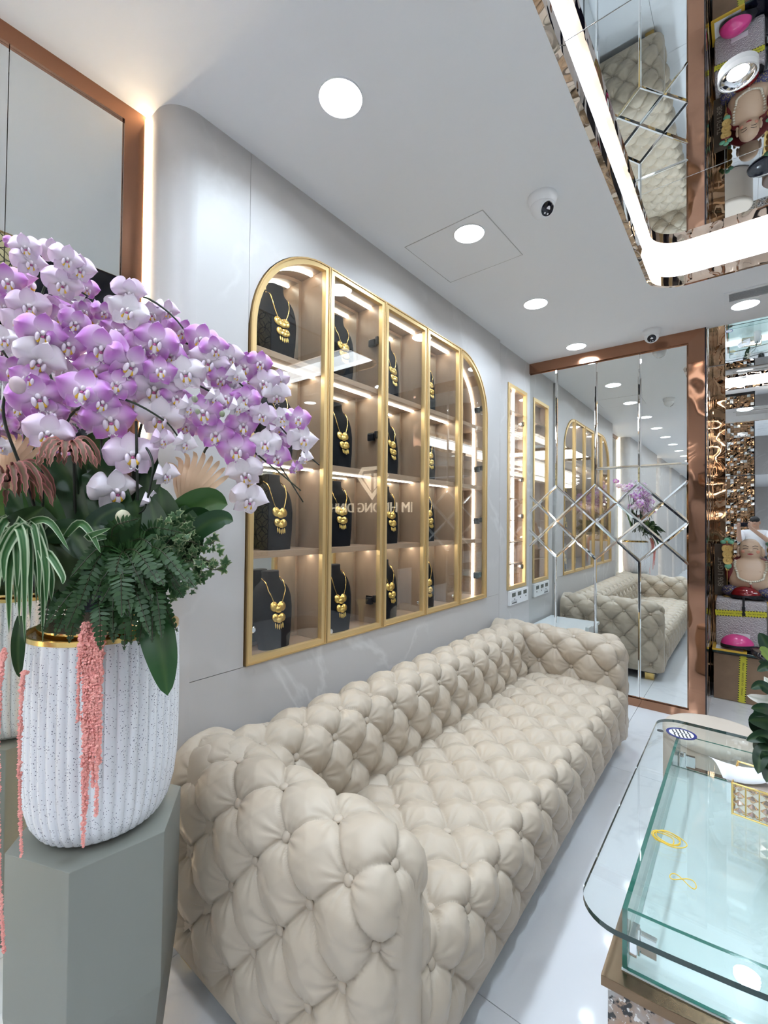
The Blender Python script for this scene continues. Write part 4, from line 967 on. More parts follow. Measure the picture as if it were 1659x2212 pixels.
am2 = empty('amaranth', tuple(at(45, 1460, .93))); tag(am2, 'single thin pink amaranth strand at the planter side', 'amaranth')
tassel([at(60, 1452, .97), at(48, 1470, .93), at(42, 1650, .92), at(46, 1850, .925)], .0055, 1300, am2)
am3 = empty('amaranth', tuple(at(2, 1450, .90))); tag(am3, 'pink amaranth strand cut by the picture edge', 'amaranth')
tassel([at(10, 1400, .95), at(-2, 1500, .90), at(-4, 1800, .88), at(8, 2060, .88)], .0055, 1100, am3)
random.seed(33)
# ================================================================ glass display counter
def granite_mat():
    mt, nt, b = newmat('granite'); L = nt.links.new; tc = nt.nodes.new('ShaderNodeTexCoord')
    def ns(sc, d, lo, hi):
        n = nt.nodes.new('ShaderNodeTexNoise'); n.inputs['Scale'].default_value = sc; n.inputs['Detail'].default_value = d; L(tc.outputs['Object'], n.inputs[0])
        r = nt.nodes.new('ShaderNodeValToRGB'); r.color_ramp.elements[0].position = lo; r.color_ramp.elements[1].position = hi; L(n.outputs[0], r.inputs[0]); return r.outputs[0]
    def mixc(f, a, c):
        m_ = nt.nodes.new('ShaderNodeMix'); m_.data_type = 'RGBA'; L(f, m_.inputs[0])
        for k, v in ((6, a), (7, c)):
            if isinstance(v, tuple): m_.inputs[k].default_value = (*v, 1)
            else: L(v, m_.inputs[k])
        return m_.outputs[2]
    c = mixc(ns(6, 5, .50, .62), (.40, .38, .37), (.34, .17, .07)); c = mixc(ns(3.5, 4, .58, .70), c, (.45, .33, .18)); c = mixc(ns(55, 3, .55, .60), c, (.02, .018, .018)); c = mixc(ns(90, 2, .60, .64), c, (.75, .72, .70))
    L(c, b.inputs['Base Color']); b.inputs['Roughness'].default_value = .15
ct = empty('display_counter'); tag(ct, 'glass topped display counter with gold ledge and granite base before the sofa', 'display counter')
ZTOP, ZLED, XE = .700, .575, 2.05
granite_mat()
def front(x0, y0, xe, k1=.06, k2=.20, n=12): return [(x, y0+k1*(x-x0)+k2*(x-x0)**2) for x in np.linspace(x0, xe, n)]
def footprint(x0, y0, yb, xe, r=0.0):
    F = front(x0, y0, xe); P = F+[(xe, yb)]
    if r:
        yr = y0+.06*r+.20*r*r; P = [(x0+r-r*math.cos(t), yr+r-r*math.sin(t)) for t in np.linspace(0, PI/2, 9)]+[p for p in F if p[0] > x0+r]+[(xe, yb)]+[(x0+r-r*math.sin(t), yb-r+r*math.cos(t)) for t in np.linspace(0, PI/2, 9)]
    else: P += [(x0, yb)]
    return P
MB().prism(footprint(1.280, .932, 1.885, XE), 'z', 0, ZLED-.020).build('base', 'granite', ct)
mat('ledge_gold', (.20, .135, .085), .25, 1.0); MB().prism(footprint(1.270, .922, 1.895, XE), 'z', ZLED-.019, ZLED).build('ledge', 'ledge_gold', ct, bev=.001)
mat('case_floor', (.60, .67, .665), .25); MB().prism(footprint(1.298, .956, 1.862, XE-.03), 'z', ZLED, ZLED+.003).build('case_floor', 'case_floor', ct)
def gsheet(name, poly, axis, a, b, parent, edge='glass_edge'):
    """glass sheet: big faces glass, narrow faces green edge"""
    k = len(poly); bb = MB(); bb.prism(poly, axis, a, b); bb.m = [0, 0]+[1]*k; return bb.build(name, ['glass_table', edge], parent)
t = .008
gsheet('side_pane', [(.958, ZLED+.004), (1.858, ZLED+.004), (1.858, ZTOP-.011), (.958, ZTOP-.011)], 'x', 1.299, 1.299+t, ct)
P = front(1.3075, .957, XE-.04); Q = [(x, y+t) for x, y in P]; k = len(P); bb = MB(); bb.prism(P+Q[::-1], 'z', ZLED+.004, ZTOP-.011); bb.m = [1, 1]+[0]*(k-1)+[1]+[0]*(k-1)+[1]; bb.build('front_pane', ['glass_table', 'glass_edge'], ct)
gsheet('back_pane', [(1.308, ZLED+.004), (XE-.04, ZLED+.004), (XE-.04, ZTOP-.011), (1.308, ZTOP-.011)], 'y', 1.850, 1.858, ct)
gsheet('glass_top', footprint(1.232, .880, 1.955, XE+.04, .07), 'z', ZTOP-.010, ZTOP, ct, 'glass_edge_dark')
for y, rz in ((.985, 0), (1.825, 0)):
    h = empty('corner_clip', (1.318, y, ZLED+.045)); h.parent = ct
    MB().box(-.010, .004, -.020, .020, -.018, .018).build('plate', 'chrome', h, bev=.002); MB().box(.006, .034, -.004, .008, -.018, .018).build('plate', 'chrome', h, bev=.002)
    MB().tube([(.004, 0, -.024), (.004, 0, .024)], .004, 10).build('pin', 'chrome', h, smooth=True)
# emblem sticker on the glass
mat('blue_print', (.008, .014, .15), .3); mat('white_print', (.8, .8, .82), .4); mat('black_print', (.01, .01, .012), .4)
em = empty('round_sticker', (1.312, 1.836, ZTOP)); tag(em, 'blue ringed round sticker on the far corner of the glass top', 'sticker'); em.rotation_euler.z = .3
circ = lambda r, n=40: [(r*math.cos(2*PI*k/n), r*math.sin(2*PI*k/n)) for k in range(n)]
MB().prism(circ(.036), 'z', .0002, .0010).build('field', 'white_print', em); MB().ring(circ(.044), circ(.0355), 'z', .0002, .0016).build('ring', 'blue_print', em)
for k in range(5):
    x = -.022+.011*k; hh = math.sqrt(.033**2-x*x); MB().prism([(x-.002, -hh), (x+.0025, -hh), (x+.0025, -.004), (x+.007, 0), (x+.0025, .004), (x+.0025, hh), (x-.002, hh), (x-.002, .004), (x+.0025, 0), (x-.002, -.004)], 'z', .001, .0014).build('stripe', 'black_print', em)
lg = MB(); lg.prism(circ(.010, 20), 'z', .0002, .0012); o = lg.build('dot', 'black_print', em); o.location = (-.062, -.002, 0)
# rubber bands
mat('rubber_yellow', (.75, .50, .05), .5)
rb = empty('rubber_bands', (1.342, 1.204, ZTOP)); tag(rb, 'coil of yellow rubber bands on the glass top', 'rubber bands')
for k in range(4):
    a = .022+.002*k; ph = k*.8; P = [(a*math.cos(t)*(1.15 if k % 2 else .9)+.004*k-.006, a*math.sin(t)*.85+.003*(k % 3), .0016+.0012*k+.001*math.sin(3*t+ph)) for t in np.linspace(0, 2*PI, 33)]
    b = MB(); b.tube(P, .0011, 6, cap=False); b.build('band', 'rubber_yellow', rb, smooth='all', fix=False)
r2 = empty('rubber_band', (1.383, 1.089, ZTOP)); tag(r2, 'single twisted yellow rubber band on the glass top', 'rubber band')
P = [(.022*math.sin(t), .011*math.sin(2*t+.3), .0016+.001*math.cos(t)) for t in np.linspace(0, 2*PI, 41)]; b = MB(); b.tube(P, .0009, 6, cap=False); b.build('band', 'rubber_yellow', r2, smooth='all', fix=False)
# crystal tissue box with paper
mat('crystal', (.92, .80, .70), .06, .75); mat('tissue_paper', (.85, .86, .90), .7)
tb = empty('tissue_box', (1.575, 1.475, ZTOP), math.radians(-4)); tag(tb, 'gold framed crystal tissue box at the picture edge', 'tissue box')
BX, BY, BH = .115, .068, .076
MB().box(-BX+.006, BX-.006, -BY+.006, BY-.006, .004, BH-.008).build('inner_box', 'crystal', tb)
fr = MB()
for x in (-BX, BX):
    for y in (-BY, BY): fr.tube([(x, y, 0), (x, y, BH)], .0022, 8)
for z in (.002, BH):
    for y in (-BY, BY): fr.tube([(-BX, y, z), (BX, y, z)], .0022, 8)
    for x in (-BX, BX): fr.tube([(x, -BY, z), (x, BY, z)], .0022, 8)
for k in range(1, 9): x = -BX+2*BX*k/9; fr.tube([(x, -BY, .002), (x, -BY, BH)], .0013, 6)
for k in range(1, 5): y = -BY+2*BY*k/5; fr.tube([(-BX, y, .002), (-BX, y, BH)], .0013, 6)
fr.build('wire_frame', 'gold_plain', tb, smooth=True)
cw = 2*BX/9*.9; chh = BH/4*.92; cme = MB().add([(-cw/2, 0, 0), (0, 0, -chh/2), (cw/2, 0, 0), (0, 0, chh/2), (0, -.006, 0)], [(0, 1, 4), (1, 2, 4), (2, 3, 4), (3, 0, 4), (0, 3, 2, 1)]).mesh('crystal', 'crystal')
for i in range(9):
    for j in range(4): obj('crystal', cme, tb, (-BX+2*BX*(i+.5)/9, -BY+.005, BH*(j+.5)/4))
for i in range(5):
    for j in range(4): obj('crystal', cme, tb, (-BX+.005, -BY+2*BY*(i+.5)/5, BH*(j+.5)/4), (0, 0, -PI/2))
pp = empty('paper_sheet', tuple(at(1600, 1660, 1.16))); tag(pp, 'white paper sheets lying on the crystal tissue box', 'paper')
G = []
for i in range(9):
    t = i/8; a = at(1531+150*t, 1634+46*t*.75+6*math.sin(4*t), 1.22-.03*t); c_ = at(1562+130*t, 1680+14*math.sin(PI*t), 1.12-.02*t)
    G.append([tuple(a+(c_-a)*s+np.array([0, 0, .012*math.sin(PI*s)])-np.array(pp.location)) for s in np.linspace(0, 1, 6)])
b = MB(); b.grid(G); o = b.build('sheet', 'tissue_paper', pp, smooth='all', fix=False); md = o.modifiers.new('thick', 'SOLIDIFY'); md.thickness = .0006
G = [[tuple(np.array(p)+np.array([.008, .015, -.012])) for p in row] for row in G]; b = MB(); b.grid(G); o = b.build('sheet', 'tissue_paper', pp, smooth='all', fix=False); md = o.modifiers.new('thick', 'SOLIDIFY'); md.thickness = .0006
# leafy stems in a vase at the picture edge
vs = empty('flower_vase', (1.64, 1.66, ZTOP)); tag(vs, 'leafy lily stems in a glass vase at the picture edge', 'flower vase')
vm = MB(); vm.lathe([(.040, 0), (.046, .02), (.040, .10), (.034, .16), (.038, .17), (.032, .165), (.034, .10), (.038, .03), (0, .02)], 24); vm.build('vase', 'white_gloss', vs, smooth=True)
DL = (.012, .038, .016)
for pts, wd in ((((1668,1420,1.12),(1655,1390,1.12),(1640,1366,1.12)),.016), (((1672,1500,1.10),(1645,1480,1.10),(1622,1488,1.10)),.012), (((1675,1560,1.10),(1645,1555,1.09),(1616,1556,1.08)),.022), (((1680,1600,1.10),(1650,1590,1.08),(1612,1600,1.07)),.016), (((1672,1580,1.12),(1640,1565,1.10),(1618,1550,1.09)),.026), (((1668,1610,1.08),(1645,1630,1.06),(1637,1672,1.05)),.017),
    (((1680,1540,1.1),(1650,1530,1.08),(1622,1530,1.07)),.013), (((1690,1640,1.08),(1665,1640,1.06),(1645,1622,1.05)),.022), (((1675,1520,1.12),(1655,1540,1.12),(1630,1575,1.12)),.024), (((1690,1680,1.08),(1668,1660,1.06),(1655,1690,1.05)),.02), (((1690,1460,1.1),(1660,1440,1.1),(1635,1450,1.1)),.012), (((1670,1640,1.1),(1650,1610,1.08),(1640,1590,1.07)),.024), (((1680,1425,1.12),(1660,1432,1.11),(1638,1428,1.1)),.010)):
    leaf([at(*p) for p in pts], wd, vs, DL, n=12)
leaf([at(1668, 1428, 1.1), at(1650, 1405, 1.1), at(1640, 1402, 1.1)], .010, vs, (.22, .30, .06), n=8)
for q in range(3): 
    a = at(1690, 1660-60*q, 1.10); c_ = np.array(vs.location)+np.array([0, 0, .15]); P = spline([c_, (a+c_)/2+np.array([.02, 0, .02]), a, a+np.array([-.02, 0, .12])], 12); b = MB(); b.tube(P-np.array(vs.location), .003, 6); b.build('stem', 'stem_mat', vs, smooth='all', cols=[(.02, .05, .02)]*len(b.v), fix=False)
vmat('lily', .5, .3, trans=.2)
for k in range(5):
    a = k*2*PI/5+.5; c_ = at(1668, 1512, 1.13); dv_ = CR*math.cos(a)+np.array([0, 0, 1])*math.sin(a)
    leaf([c_, c_+dv_*.03-CF*.01, c_+dv_*.055+CF*.012], .013, vs, (.74, .72, .66), nm='petal', n=8, m=4, mt_='lily')
# ================================================================ stools, console
def ottoman(x, y, r, h, label, mt_, zb=.012):
    e = empty('ottoman', (x, y, 0)); tag(e, label, 'stool')
    MB().lathe([(r-.012, zb), (r-.004, zb+.012), (r, .06), (r, h-.055), (r-.004, h-.050), (r-.004, h-.046), (r+.002, h-.040), (r+.002, h-.018), (r-.008, h-.006), (r-.03, h-.001), (0, h)], 56).build('upholstery', mt_, e, smooth=True)
    MB().lathe([(r-.03, 0), (r-.03, zb+.004)], 40).build('foot_ring', 'black_metal', e)
mat('stool_leather', (.58, .50, .42), .45); mat('stool_brown', (.10, .06, .045), .45)
ottoman(1.372, 2.625, .207, .45, 'round cream leather ottoman behind the glass counter', 'stool_leather')
ottoman(1.86, 2.95, .20, .44, 'dark brown round ottoman beside the cream ottoman', 'stool_brown')
bs_ = empty('bar_stool', (1.685, 3.62, 0)); tag(bs_, 'bar stool with black round seat and gold trumpet stem', 'stool')
MB().lathe([(.12, .585), (.165, .605), (.175, .625), (.168, .642), (.10, .65), (0, .65)], 40).build('seat', 'black_gloss', bs_, smooth=True)
MB().lathe([(.16, 0), (.16, .012), (.06, .03), (.030, .10), (.024, .30), (.032, .48), (.07, .57), (.09, .586)], 36).build('stem', 'gold_plain', bs_, smooth=True)
cn = empty('white_console', (.225, 3.69, 0)); tag(cn, 'low white console between the sofa arm and the mirror', 'console')
MB().box(-.205, .205, -.235, .245, 0, .475).build('body', 'white_gloss', cn, bev=.003); MB().box(-.22, .215, -.245, .255, .476, .500).build('top', 'white_gloss', cn, bev=.002)
MB().box(.216, .245, .12, .22, .43, .535).build('edge_clip', 'white_gloss', cn, bev=.004)
# ================================================================ things stored in the alcove
mat('cardboard', (.29, .19, .12), .8, var=(9, (.24, .155, .10))); mat('cardboard_dark', (.07, .05, .035), .8)
mt, nt, bs = newmat('tape_yellow'); L = nt.links.new; tc = nt.nodes.new('ShaderNodeTexCoord'); sx = nt.nodes.new('ShaderNodeSeparateXYZ'); L(tc.outputs['Object'], sx.inputs[0])
def mth(op, a, bv=None, clamp=False):
    n = nt.nodes.new('ShaderNodeMath'); n.operation = op
    if hasattr(a, 'links'): L(a, n.inputs[0])
    else: n.inputs[0].default_value = a
    if bv is not None:
        if hasattr(bv, 'links'): L(bv, n.inputs[1])
        else: n.inputs[1].default_value = bv
    return n.outputs[0]
edge_ = mth('GREATER_THAN', mth('ABSOLUTE', sx.outputs[0]), .0185); dash = mth('GREATER_THAN', mth('FRACT', mth('ADD', mth('MULTIPLY', sx.outputs[2], 55.0), 100.0)), .5)
mx = nt.nodes.new('ShaderNodeMix'); mx.data_type = 'RGBA'; mx.inputs[6].default_value = (.62, .58, .04, 1); mx.inputs[7].default_value = (.02, .02, .02, 1); L(mth('MULTIPLY', edge_, dash), mx.inputs[0]); L(mx.outputs[2], bs.inputs['Base Color']); bs.inputs['Roughness'].default_value = .3
def tape(parent, c, length, rot, body):
    t = MB().box(-.025, .025, -.0012, 0, -length/2, length/2).build('fragile_tape', 'tape_yellow', parent); t.matrix_local = Matrix.Translation(c) @ rot
    tx = text('print', body, .017, 'black_print', t, Matrix.Translation((0, -.0016, 0)) @ Matrix.Rotation(PI/2, 4, 'X') @ Matrix.Rotation(-PI/2, 4, 'Z')); return t
YB_ = 4.56
cb = empty('cardboard_box', (1.455, YB_+.2, 0)); tag(cb, 'brown cardboard box with yellow tape on the alcove floor', 'box')
MB().box(-.172, .19, -.2, .2, .002, .372).build('carton', 'cardboard', cb, bev=.004); MB().box(-.172, .19, -.2005, -.1995, .362, .372).build('flap_edge', 'cardboard_dark', cb)
tape(cb, (.012, -.2006, .19), .37, Matrix.Rotation(math.radians(2), 4, 'Y'), 'FRAGILE   HANG DE VO   FRAGILE')
tr_ = empty('shelf_plate', (1.455, YB_+.19, .374)); tag(tr_, 'dark glass plate resting on the cardboard box', 'plate')
MB().box(-.178, .20, -.215, .2, 0, .022).build('plate', 'black_gloss', tr_, bev=.004); MB().box(-.178, .20, -.2165, -.2155, .004, .018).build('edge', 'glass_edge_dark', tr_)
pf = empty('picture_frame', (1.375, YB_+.08, .397)); tag(pf, 'gold picture frame lying under the pink helmet', 'picture frame')
o4 = [(-.10, -.13), (.12, -.13), (.12, .12), (-.10, .12)]; i4 = [(-.078, -.108), (.098, -.108), (.098, .098), (-.078, .098)]
mat('frame_yellow', (.70, .45, .05), .35, .3); MB().ring(o4, i4, 'z', 0, .014).build('frame', 'frame_yellow', pf, bev=.002); MB().box(-.078, .098, -.108, .098, .001, .006).build('print', 'white_print', pf)
mat('helmet_pink', (.72, .06, .27), .25, coat=.4); mat('helmet_red', (.22, .006, .012), .12, .2, coat=.6)
def helmet(loc, rz, mt_, label, straps, s=1.0):
    e = empty('helmet', loc, rz); tag(e, label, 'helmet')
    G = []
    for i in range(13):
        ph = PI/2*i/12; row = []
        for j in range(36):
            t = 2*PI*j/36; r = math.sin(ph)**.9 if i else 0.0
            row.append((.125*s*r*math.cos(t)*(1.04 if math.cos(t) > 0 else .96), .088*s*r*math.sin(t), .105*s*math.cos(ph)+.026*s+.012*s*max(0, math.cos(t))*math.sin(ph)**6))
        G.append(row)
    b = MB(); b.grid(G, wrap=True); b.build('shell', mt_, e, smooth='all', merge=.00001)
    R2 = [(1.01*x, 1.01*y, z+.003) for x, y, z in G[-1]]; R3 = [(1.0*x, 1.0*y, .006*s+.016*s*max(0, -math.cos(2*PI*j/36*2))) for j, (x, y, z) in enumerate(G[-1])]
    b = MB(); b.grid([G[-2], R2, R3], wrap=True); b.build('edge_guard', 'black_metal', e, smooth='all')
    b = MB(); b.add([(.075, -.085*s, .030*s), (.150*s, -.05, .018*s), (.172*s, 0, .014*s), (.150*s, .05, .018*s), (.075, .085*s, .030*s), (.11*s, 0, .034*s), (.11*s, 0, .022*s)], [(0, 1, 5), (1, 2, 5), (2, 3, 5), (3, 4, 5), (0, 6, 1), (1, 6, 2), (2, 6, 3), (3, 6, 4)]); b.build('visor', 'black_metal', e)
    if straps:
        b = MB(); b.box(-.008, .008, -.094*s, -.090*s, -.11, .03); b.box(-.011, .011, -.097*s, -.089*s, -.085, -.055); b.box(-.012, .012, -.094*s, -.090*s, -.13, -.105); b.build('strap', 'black_metal', e, bev=.001)
        for k in range(3): o = MB().add([(-.004, 0, 0), (.004, 0, 0), (0, 0, .012)], [(0, 1, 2)]).build('crown_print', 'white_print', e); o.location = (.078+.008*(k-1), -.0845, .060); o.rotation_euler = (-.35, 0, .65)
    return e
helmet((1.43, YB_+.050, .412), math.radians(5), 'helmet_pink', 'glossy pink helmet on the gold picture frame', False, .86)
bw = empty('bubble_wrapped_box', (1.455, YB_+.255, .397)); tag(bw, 'box in bubble wrap with yellow tape behind the pink helmet', 'box')
mt, nt, bs = newmat('bubble_wrap'); bs.inputs['Base Color'].default_value = (.50, .46, .47, 1); bs.inputs['Roughness'].default_value = .18; L = nt.links.new
tc = nt.nodes.new('ShaderNodeTexCoord'); vo = nt.nodes.new('ShaderNodeTexVoronoi'); vo.inputs['Scale'].default_value = 95; L(tc.outputs['Object'], vo.inputs[0]); bp = nt.nodes.new('ShaderNodeBump'); bp.inputs['Distance'].default_value = .006; bp.invert = True; L(vo.outputs['Distance'], bp.inputs['Height']); L(bp.outputs[0], bs.inputs['Normal'])
MB().box(-.165, .17, -.13, .15, .001, .395).build('wrapped_carton', 'bubble_wrap', bw, bev=.028)
tape(bw, (.0, -.1318, .285), .33, Matrix.Rotation(math.radians(86), 4, 'Y'), 'HANG DE VO   FRAGILE   HANG DE VO')
MB().box(-.05, .06, -.1335, -.1315, .085, .125).build('paper_label', 'white_print', bw)
helmet((1.485, YB_+.195, .795), math.radians(-8), 'helmet_red', 'dark red motorcycle helmet with hanging strap on the bubble wrap', True, .80)
lb = empty('light_carton', (1.322, 4.90, .795)); tag(lb, 'slim dark carton lettered LIGHT standing by the bronze wall', 'box')
MB().box(-.045, .045, -.03, .03, 0, .44).build('carton', 'cardboard_dark', lb, bev=.002); mat('print_dim', (.30, .26, .2), .6); text('print', '806 LIGHT', .055, 'print_dim', lb, Matrix.Translation((0, -.0312, .2)) @ Matrix.Rotation(PI/2, 4, 'X') @ Matrix.Rotation(PI/2, 4, 'Z'))
# ---------------------------------------------------------------- laughing figure
mat('porcelain_skin', (.66, .47, .33), .35); mat('cheek', (.66, .30, .20), .4); mat('robe_red', (.20, .02, .025), .4); speckle('robe_blue', (.05, .045, .14), (.40, .34, .12), 90, .35, .4); mat('dark_line', (.03, .02, .02), .5); mat('lip_red', (.35, .05, .05), .4)
mat('bead', (.74, .68, .56), .25, .1); mat('jade', (.16, .42, .27), .35); mat('old_gold', (.62, .42, .15), .35, .8, bump=(120, .6, .004))
st = empty('laughing_statue', (1.520, 4.874, .797)); st.scale = (1.18, .93, 1.0); tag(st, 'smiling bald seated porcelain statue with pearl beads in the alcove', 'statue')
b = MB(); b.ell((0, .01, .055), (.165, .11, .060), 32, 16); b.ell((-.09, -.05, .05), (.075, .07, .05), 20, 12); b.ell((.09, -.05, .05), (.075, .07, .05), 20, 12); b.build('robe_skirt', 'robe_blue', st, smooth='all')
b = MB(); b.ell((0, .022, .205), (.132, .080, .150), 32, 18); b.ell((-.112, -.01, .20), (.034, .05, .085), 16, 10); b.ell((.112, -.01, .20), (.034, .05, .085), 16, 10); b.build('robe', 'robe_red', st, smooth='all')
# body: one surface lofted from belly to crown
S_ = [(.060, .085, .060, -.02), (.085, .112, .082, -.025), (.125, .122, .098, -.03), (.165, .118, .098, -.030), (.205, .108, .088, -.024), (.245, .106, .076, -.016), (.280, .104, .064, -.010), (.305, .088, .052, -.008), (.322, .058, .046, -.010), (.336, .052, .048, -.014), (.352, .059, .056, -.018), (.375, .064, .062, -.020), (.400, .062, .062, -.020), (.430, .058, .060, -.018), (.455, .049, .052, -.014), (.473, .034, .036, -.012), (.483, .012, .014, -.010)]
G = [[(a*math.cos(2*PI*j/40), o_+d*math.sin(2*PI*j/40), z) for j in range(40)] for z, a, d, o_ in S_]
b = MB(); b.grid(G, wrap=True); b.f.append(tuple(range(len(b.v)-40, len(b.v)))); b.m.append(0)
for s in (-1, 1): b.ell((s*.066, -.010, .385), (.010, .016, .034), 12, 10); b.ell((s*.067, -.016, .350), (.009, .011, .014), 10, 8)
b.ell((0, -.083, .392), (.012, .012, .011), 12, 8); b.ell((0, -.126, .125), (.004, .004, .004), 8, 6)
for s in (-1, 1): b.ell((s*.052, -.092, .225), (.004, .003, .004), 8, 6)
b.build('body', 'porcelain_skin', st, smooth='all', fix=False)
for s in (-1, 1):
    b = MB(); b.ell((s*.036, -.063, .384), (.017, .012, .015), 12, 8); b.build('cheek', 'cheek', st, smooth='all')
    b = MB(); b.tube([(s*.012, -.0785, .408), (s*.022, -.0785, .413), (s*.035, -.071, .410), (s*.042, -.064, .404)], .0022, 6); b.build('eye', 'dark_line', st, smooth='all', fix=False)
    b = MB(); b.tube([(s*.010, -.079, .424), (s*.025, -.076, .434), (s*.042, -.064, .430)], .002, 6); b.build('eyebrow', 'dark_line', st, smooth='all', fix=False)
b = MB(); G = []
for x in np.linspace(-.028, .028, 11): q = 1-(x/.028)**2; G.append([(x, -.0765-.004*q+.010*(1-q), .372-.000*q+.006*(1-q)), (x, -.0775-.005*q+.010*(1-q), .372-.016*q+.006*(1-q))])
b.grid(G); b.build('mouth', 'lip_red', st, fix=False)
be = MB().ell((0, 0, 0), (.0085, .0085, .0085), 12, 8).mesh('bead', 'bead', smooth='all')
P = spline([(-.085, -.045, .305), (-.086, -.085, .255), (-.072, -.118, .200), (-.066, -.128, .170), (-.036, -.1345, .150), (0, -.137, .142), (.036, -.1345, .150), (.066, -.128, .170), (.072, -.118, .200), (.086, -.085, .255), (.085, -.045, .305)], 33)
for p in P: obj('bead', be, st, p)
obj('bead', be, st, (0, -.138, .127)); b = MB(); b.tube([(0, -.137, .120), (.004, -.137, .100), (.014, -.134, .088)], [.003, .006, .002], 8); b.build('tassel', 'lip_red', st, smooth='all', fix=False)
# strings of coins either side of the figure
def coins(loc, label, top):
    e = empty('coin_charm', loc); tag(e, label, 'ornament')
    if top:
        b = MB()
        for dx, dz in ((-.026, 0), (.026, 0), (0, .020)): b.ell((dx, 0, dz), (.021, .010, .017), 18, 10)
        b.build('trefoil', 'jade', e, smooth='all'); b = MB(); b.ell((0, -.010, .004), (.008, .004, .008), 12, 8); b.build('centre', 'old_gold', e, smooth='all')
        b = MB(); b.tube([(-.03, -.006, -.026), (-.005, -.010, -.018), (0, -.010, -.028), (.005, -.010, -.018), (.03, -.006, -.026)], .005, 8); b.build('bow', 'robe_red', e, smooth='all', fix=False)
    cm = MB().lathe([(.036, -.005), (.038, -.003), (.038, .003), (.036, .005), (.030, .003), (.012, .003), (.010, .006), (.004, .006)], 32).mesh('coin', 'old_gold', smooth=True)
    for k in range(3): q = obj('coin', cm, e, (.002*k, -.002*k, -.055-.050*k), (PI/2, 0, .1)); q.scale = (1-.05*k, 1-.05*k, 1)
    b = MB(); b.ell((.004, 0, -.205), (.024, .012, .022), 14, 9); b.ell((.02, 0, -.20), (.012, .010, .02), 10, 8); b.build('cloud', 'jade', e, smooth='all'); b = MB(); b.tube([(-.012, 0, -.21), (-.004, -.004, -.236), (.014, 0, -.232)], .006, 8); b.build('hook', 'old_gold', e, smooth='all', fix=False)
    return e
coins((1.366, 4.80, 1.255), 'green and gold coin charm hanging at the bronze wall', True)
coins((1.672, 4.78, 1.235), 'gold coin charm beside the statue, cut by the picture edge', True)
cs = empty('charm_stand', (1.366, 4.815, .795)); tag(cs, 'thin gold post holding the coin charm', 'stand'); b = MB(); b.tube([(0, 0, 0), (0, 0, .46)], .004, 8); b.build('post', 'old_gold', cs, smooth='all'); MB().lathe([(.03, 0), (.03, .008), (.006, .012)], 20).build('foot', 'old_gold', cs, smooth=True)
cs = empty('charm_stand', (1.672, 4.80, .785)); tag(cs, 'thin gold post of the charm at the picture edge', 'stand'); b = MB(); b.tube([(0, 0, 0), (0, 0, .46)], .004, 8); b.build('post', 'old_gold', cs, smooth='all'); MB().lathe([(.03, 0), (.03, .008), (.006, .012)], 20).build('foot', 'old_gold', cs, smooth=True)
bx2 = empty('support_carton', (1.73, 4.76, 0)); tag(bx2, 'pale carton under the charm at the picture edge', 'box'); MB().box(-.072, .25, -.12, .2, 0, .784).build('carton', 'white_plastic', bx2, bev=.005)
# ---------------------------------------------------------------- feature wall with the sign
sg = empty('shop_sign', (2.70, 4.985, 1.58)); tag(sg, 'gold letter shop sign with diamond emblem on the feature wall', 'sign')
emat('sign_gold', (1.0, .84, .62), 2.2)
Ms = Matrix.Rotation(PI/2, 4, 'X')
text('lettering', 'KIM HUONG DINH', .20, 'sign_gold', sg, Ms, .008)
dm = [(-.30, .46), (-.20, .60), (.20, .60), (.30, .46), (0, .12)]; di = [(-.235, .455), (-.175, .545), (.175, .545), (.235, .455), (0, .20)]
MB().ring(dm, di, 'y', -.014, .0).build('diamond_outline', 'sign_gold', sg); MB().prism([(-.15, .50), (-.03, .50), (-.03, .26), (-.17, .44)], 'y', -.014, 0).build('emblem_stroke', 'sign_gold', sg); MB().prism([(.15, .50), (.03, .50), (.03, .26), (.17, .44)], 'y', -.014, 0).build('emblem_stroke', 'sign_gold', sg)
# ================================================================ the hall behind the photographer (seen in the mirrors)
mat('lattice_back', (.62, .52, .30), .5); mat('lattice_line', (.03, .025, .02), .4)
def mosaic(name, x0, x1, z0, z1, y, label, axis='y', fx=1):
    e = struct(empty(name)); e['label'] = label
    MB().box(x0, x1, y-.02, y, z0, z1).build('backing', 'black_metal', e)
    bA, bB = MB(), MB(); s = .075; nx, nz = int((x1-x0)/s), int((z1-z0)/s)
    for i in range(nx):
        for j in range(nz):
            a, c = x0+i*s, z0+j*s; d = [random.uniform(0, .018) for _ in range(4)]; b = random.choice((bA, bA, bA, bA, bB)); yb = y+.006
            b.add([(a+.002, yb+d[0], c+.002), (a+s-.002, yb+d[1], c+.002), (a+s-.002, yb+d[2], c+s-.002), (a+.002, yb+d[3], c+s-.002), (a+.002, y, c+.002), (a+s-.002, y, c+.002), (a+s-.002, y, c+s-.002), (a+.002, y, c+s-.002)], [(0, 1, 2, 3), (0, 4, 5, 1), (1, 5, 6, 2), (2, 6, 7, 3), (3, 7, 4, 0)])
    o = bA.build('tile_field', 'bronze', e); o['kind'] = 'stuff'; o = bB.build('tile_field_light', 'mirror_bevel', e); o['kind'] = 'stuff'
mosaic('wall_mosaic', .95, 1.72, .2, HC, -6.2, 'gold mosaic pier down the hall, seen in the alcove mirror')
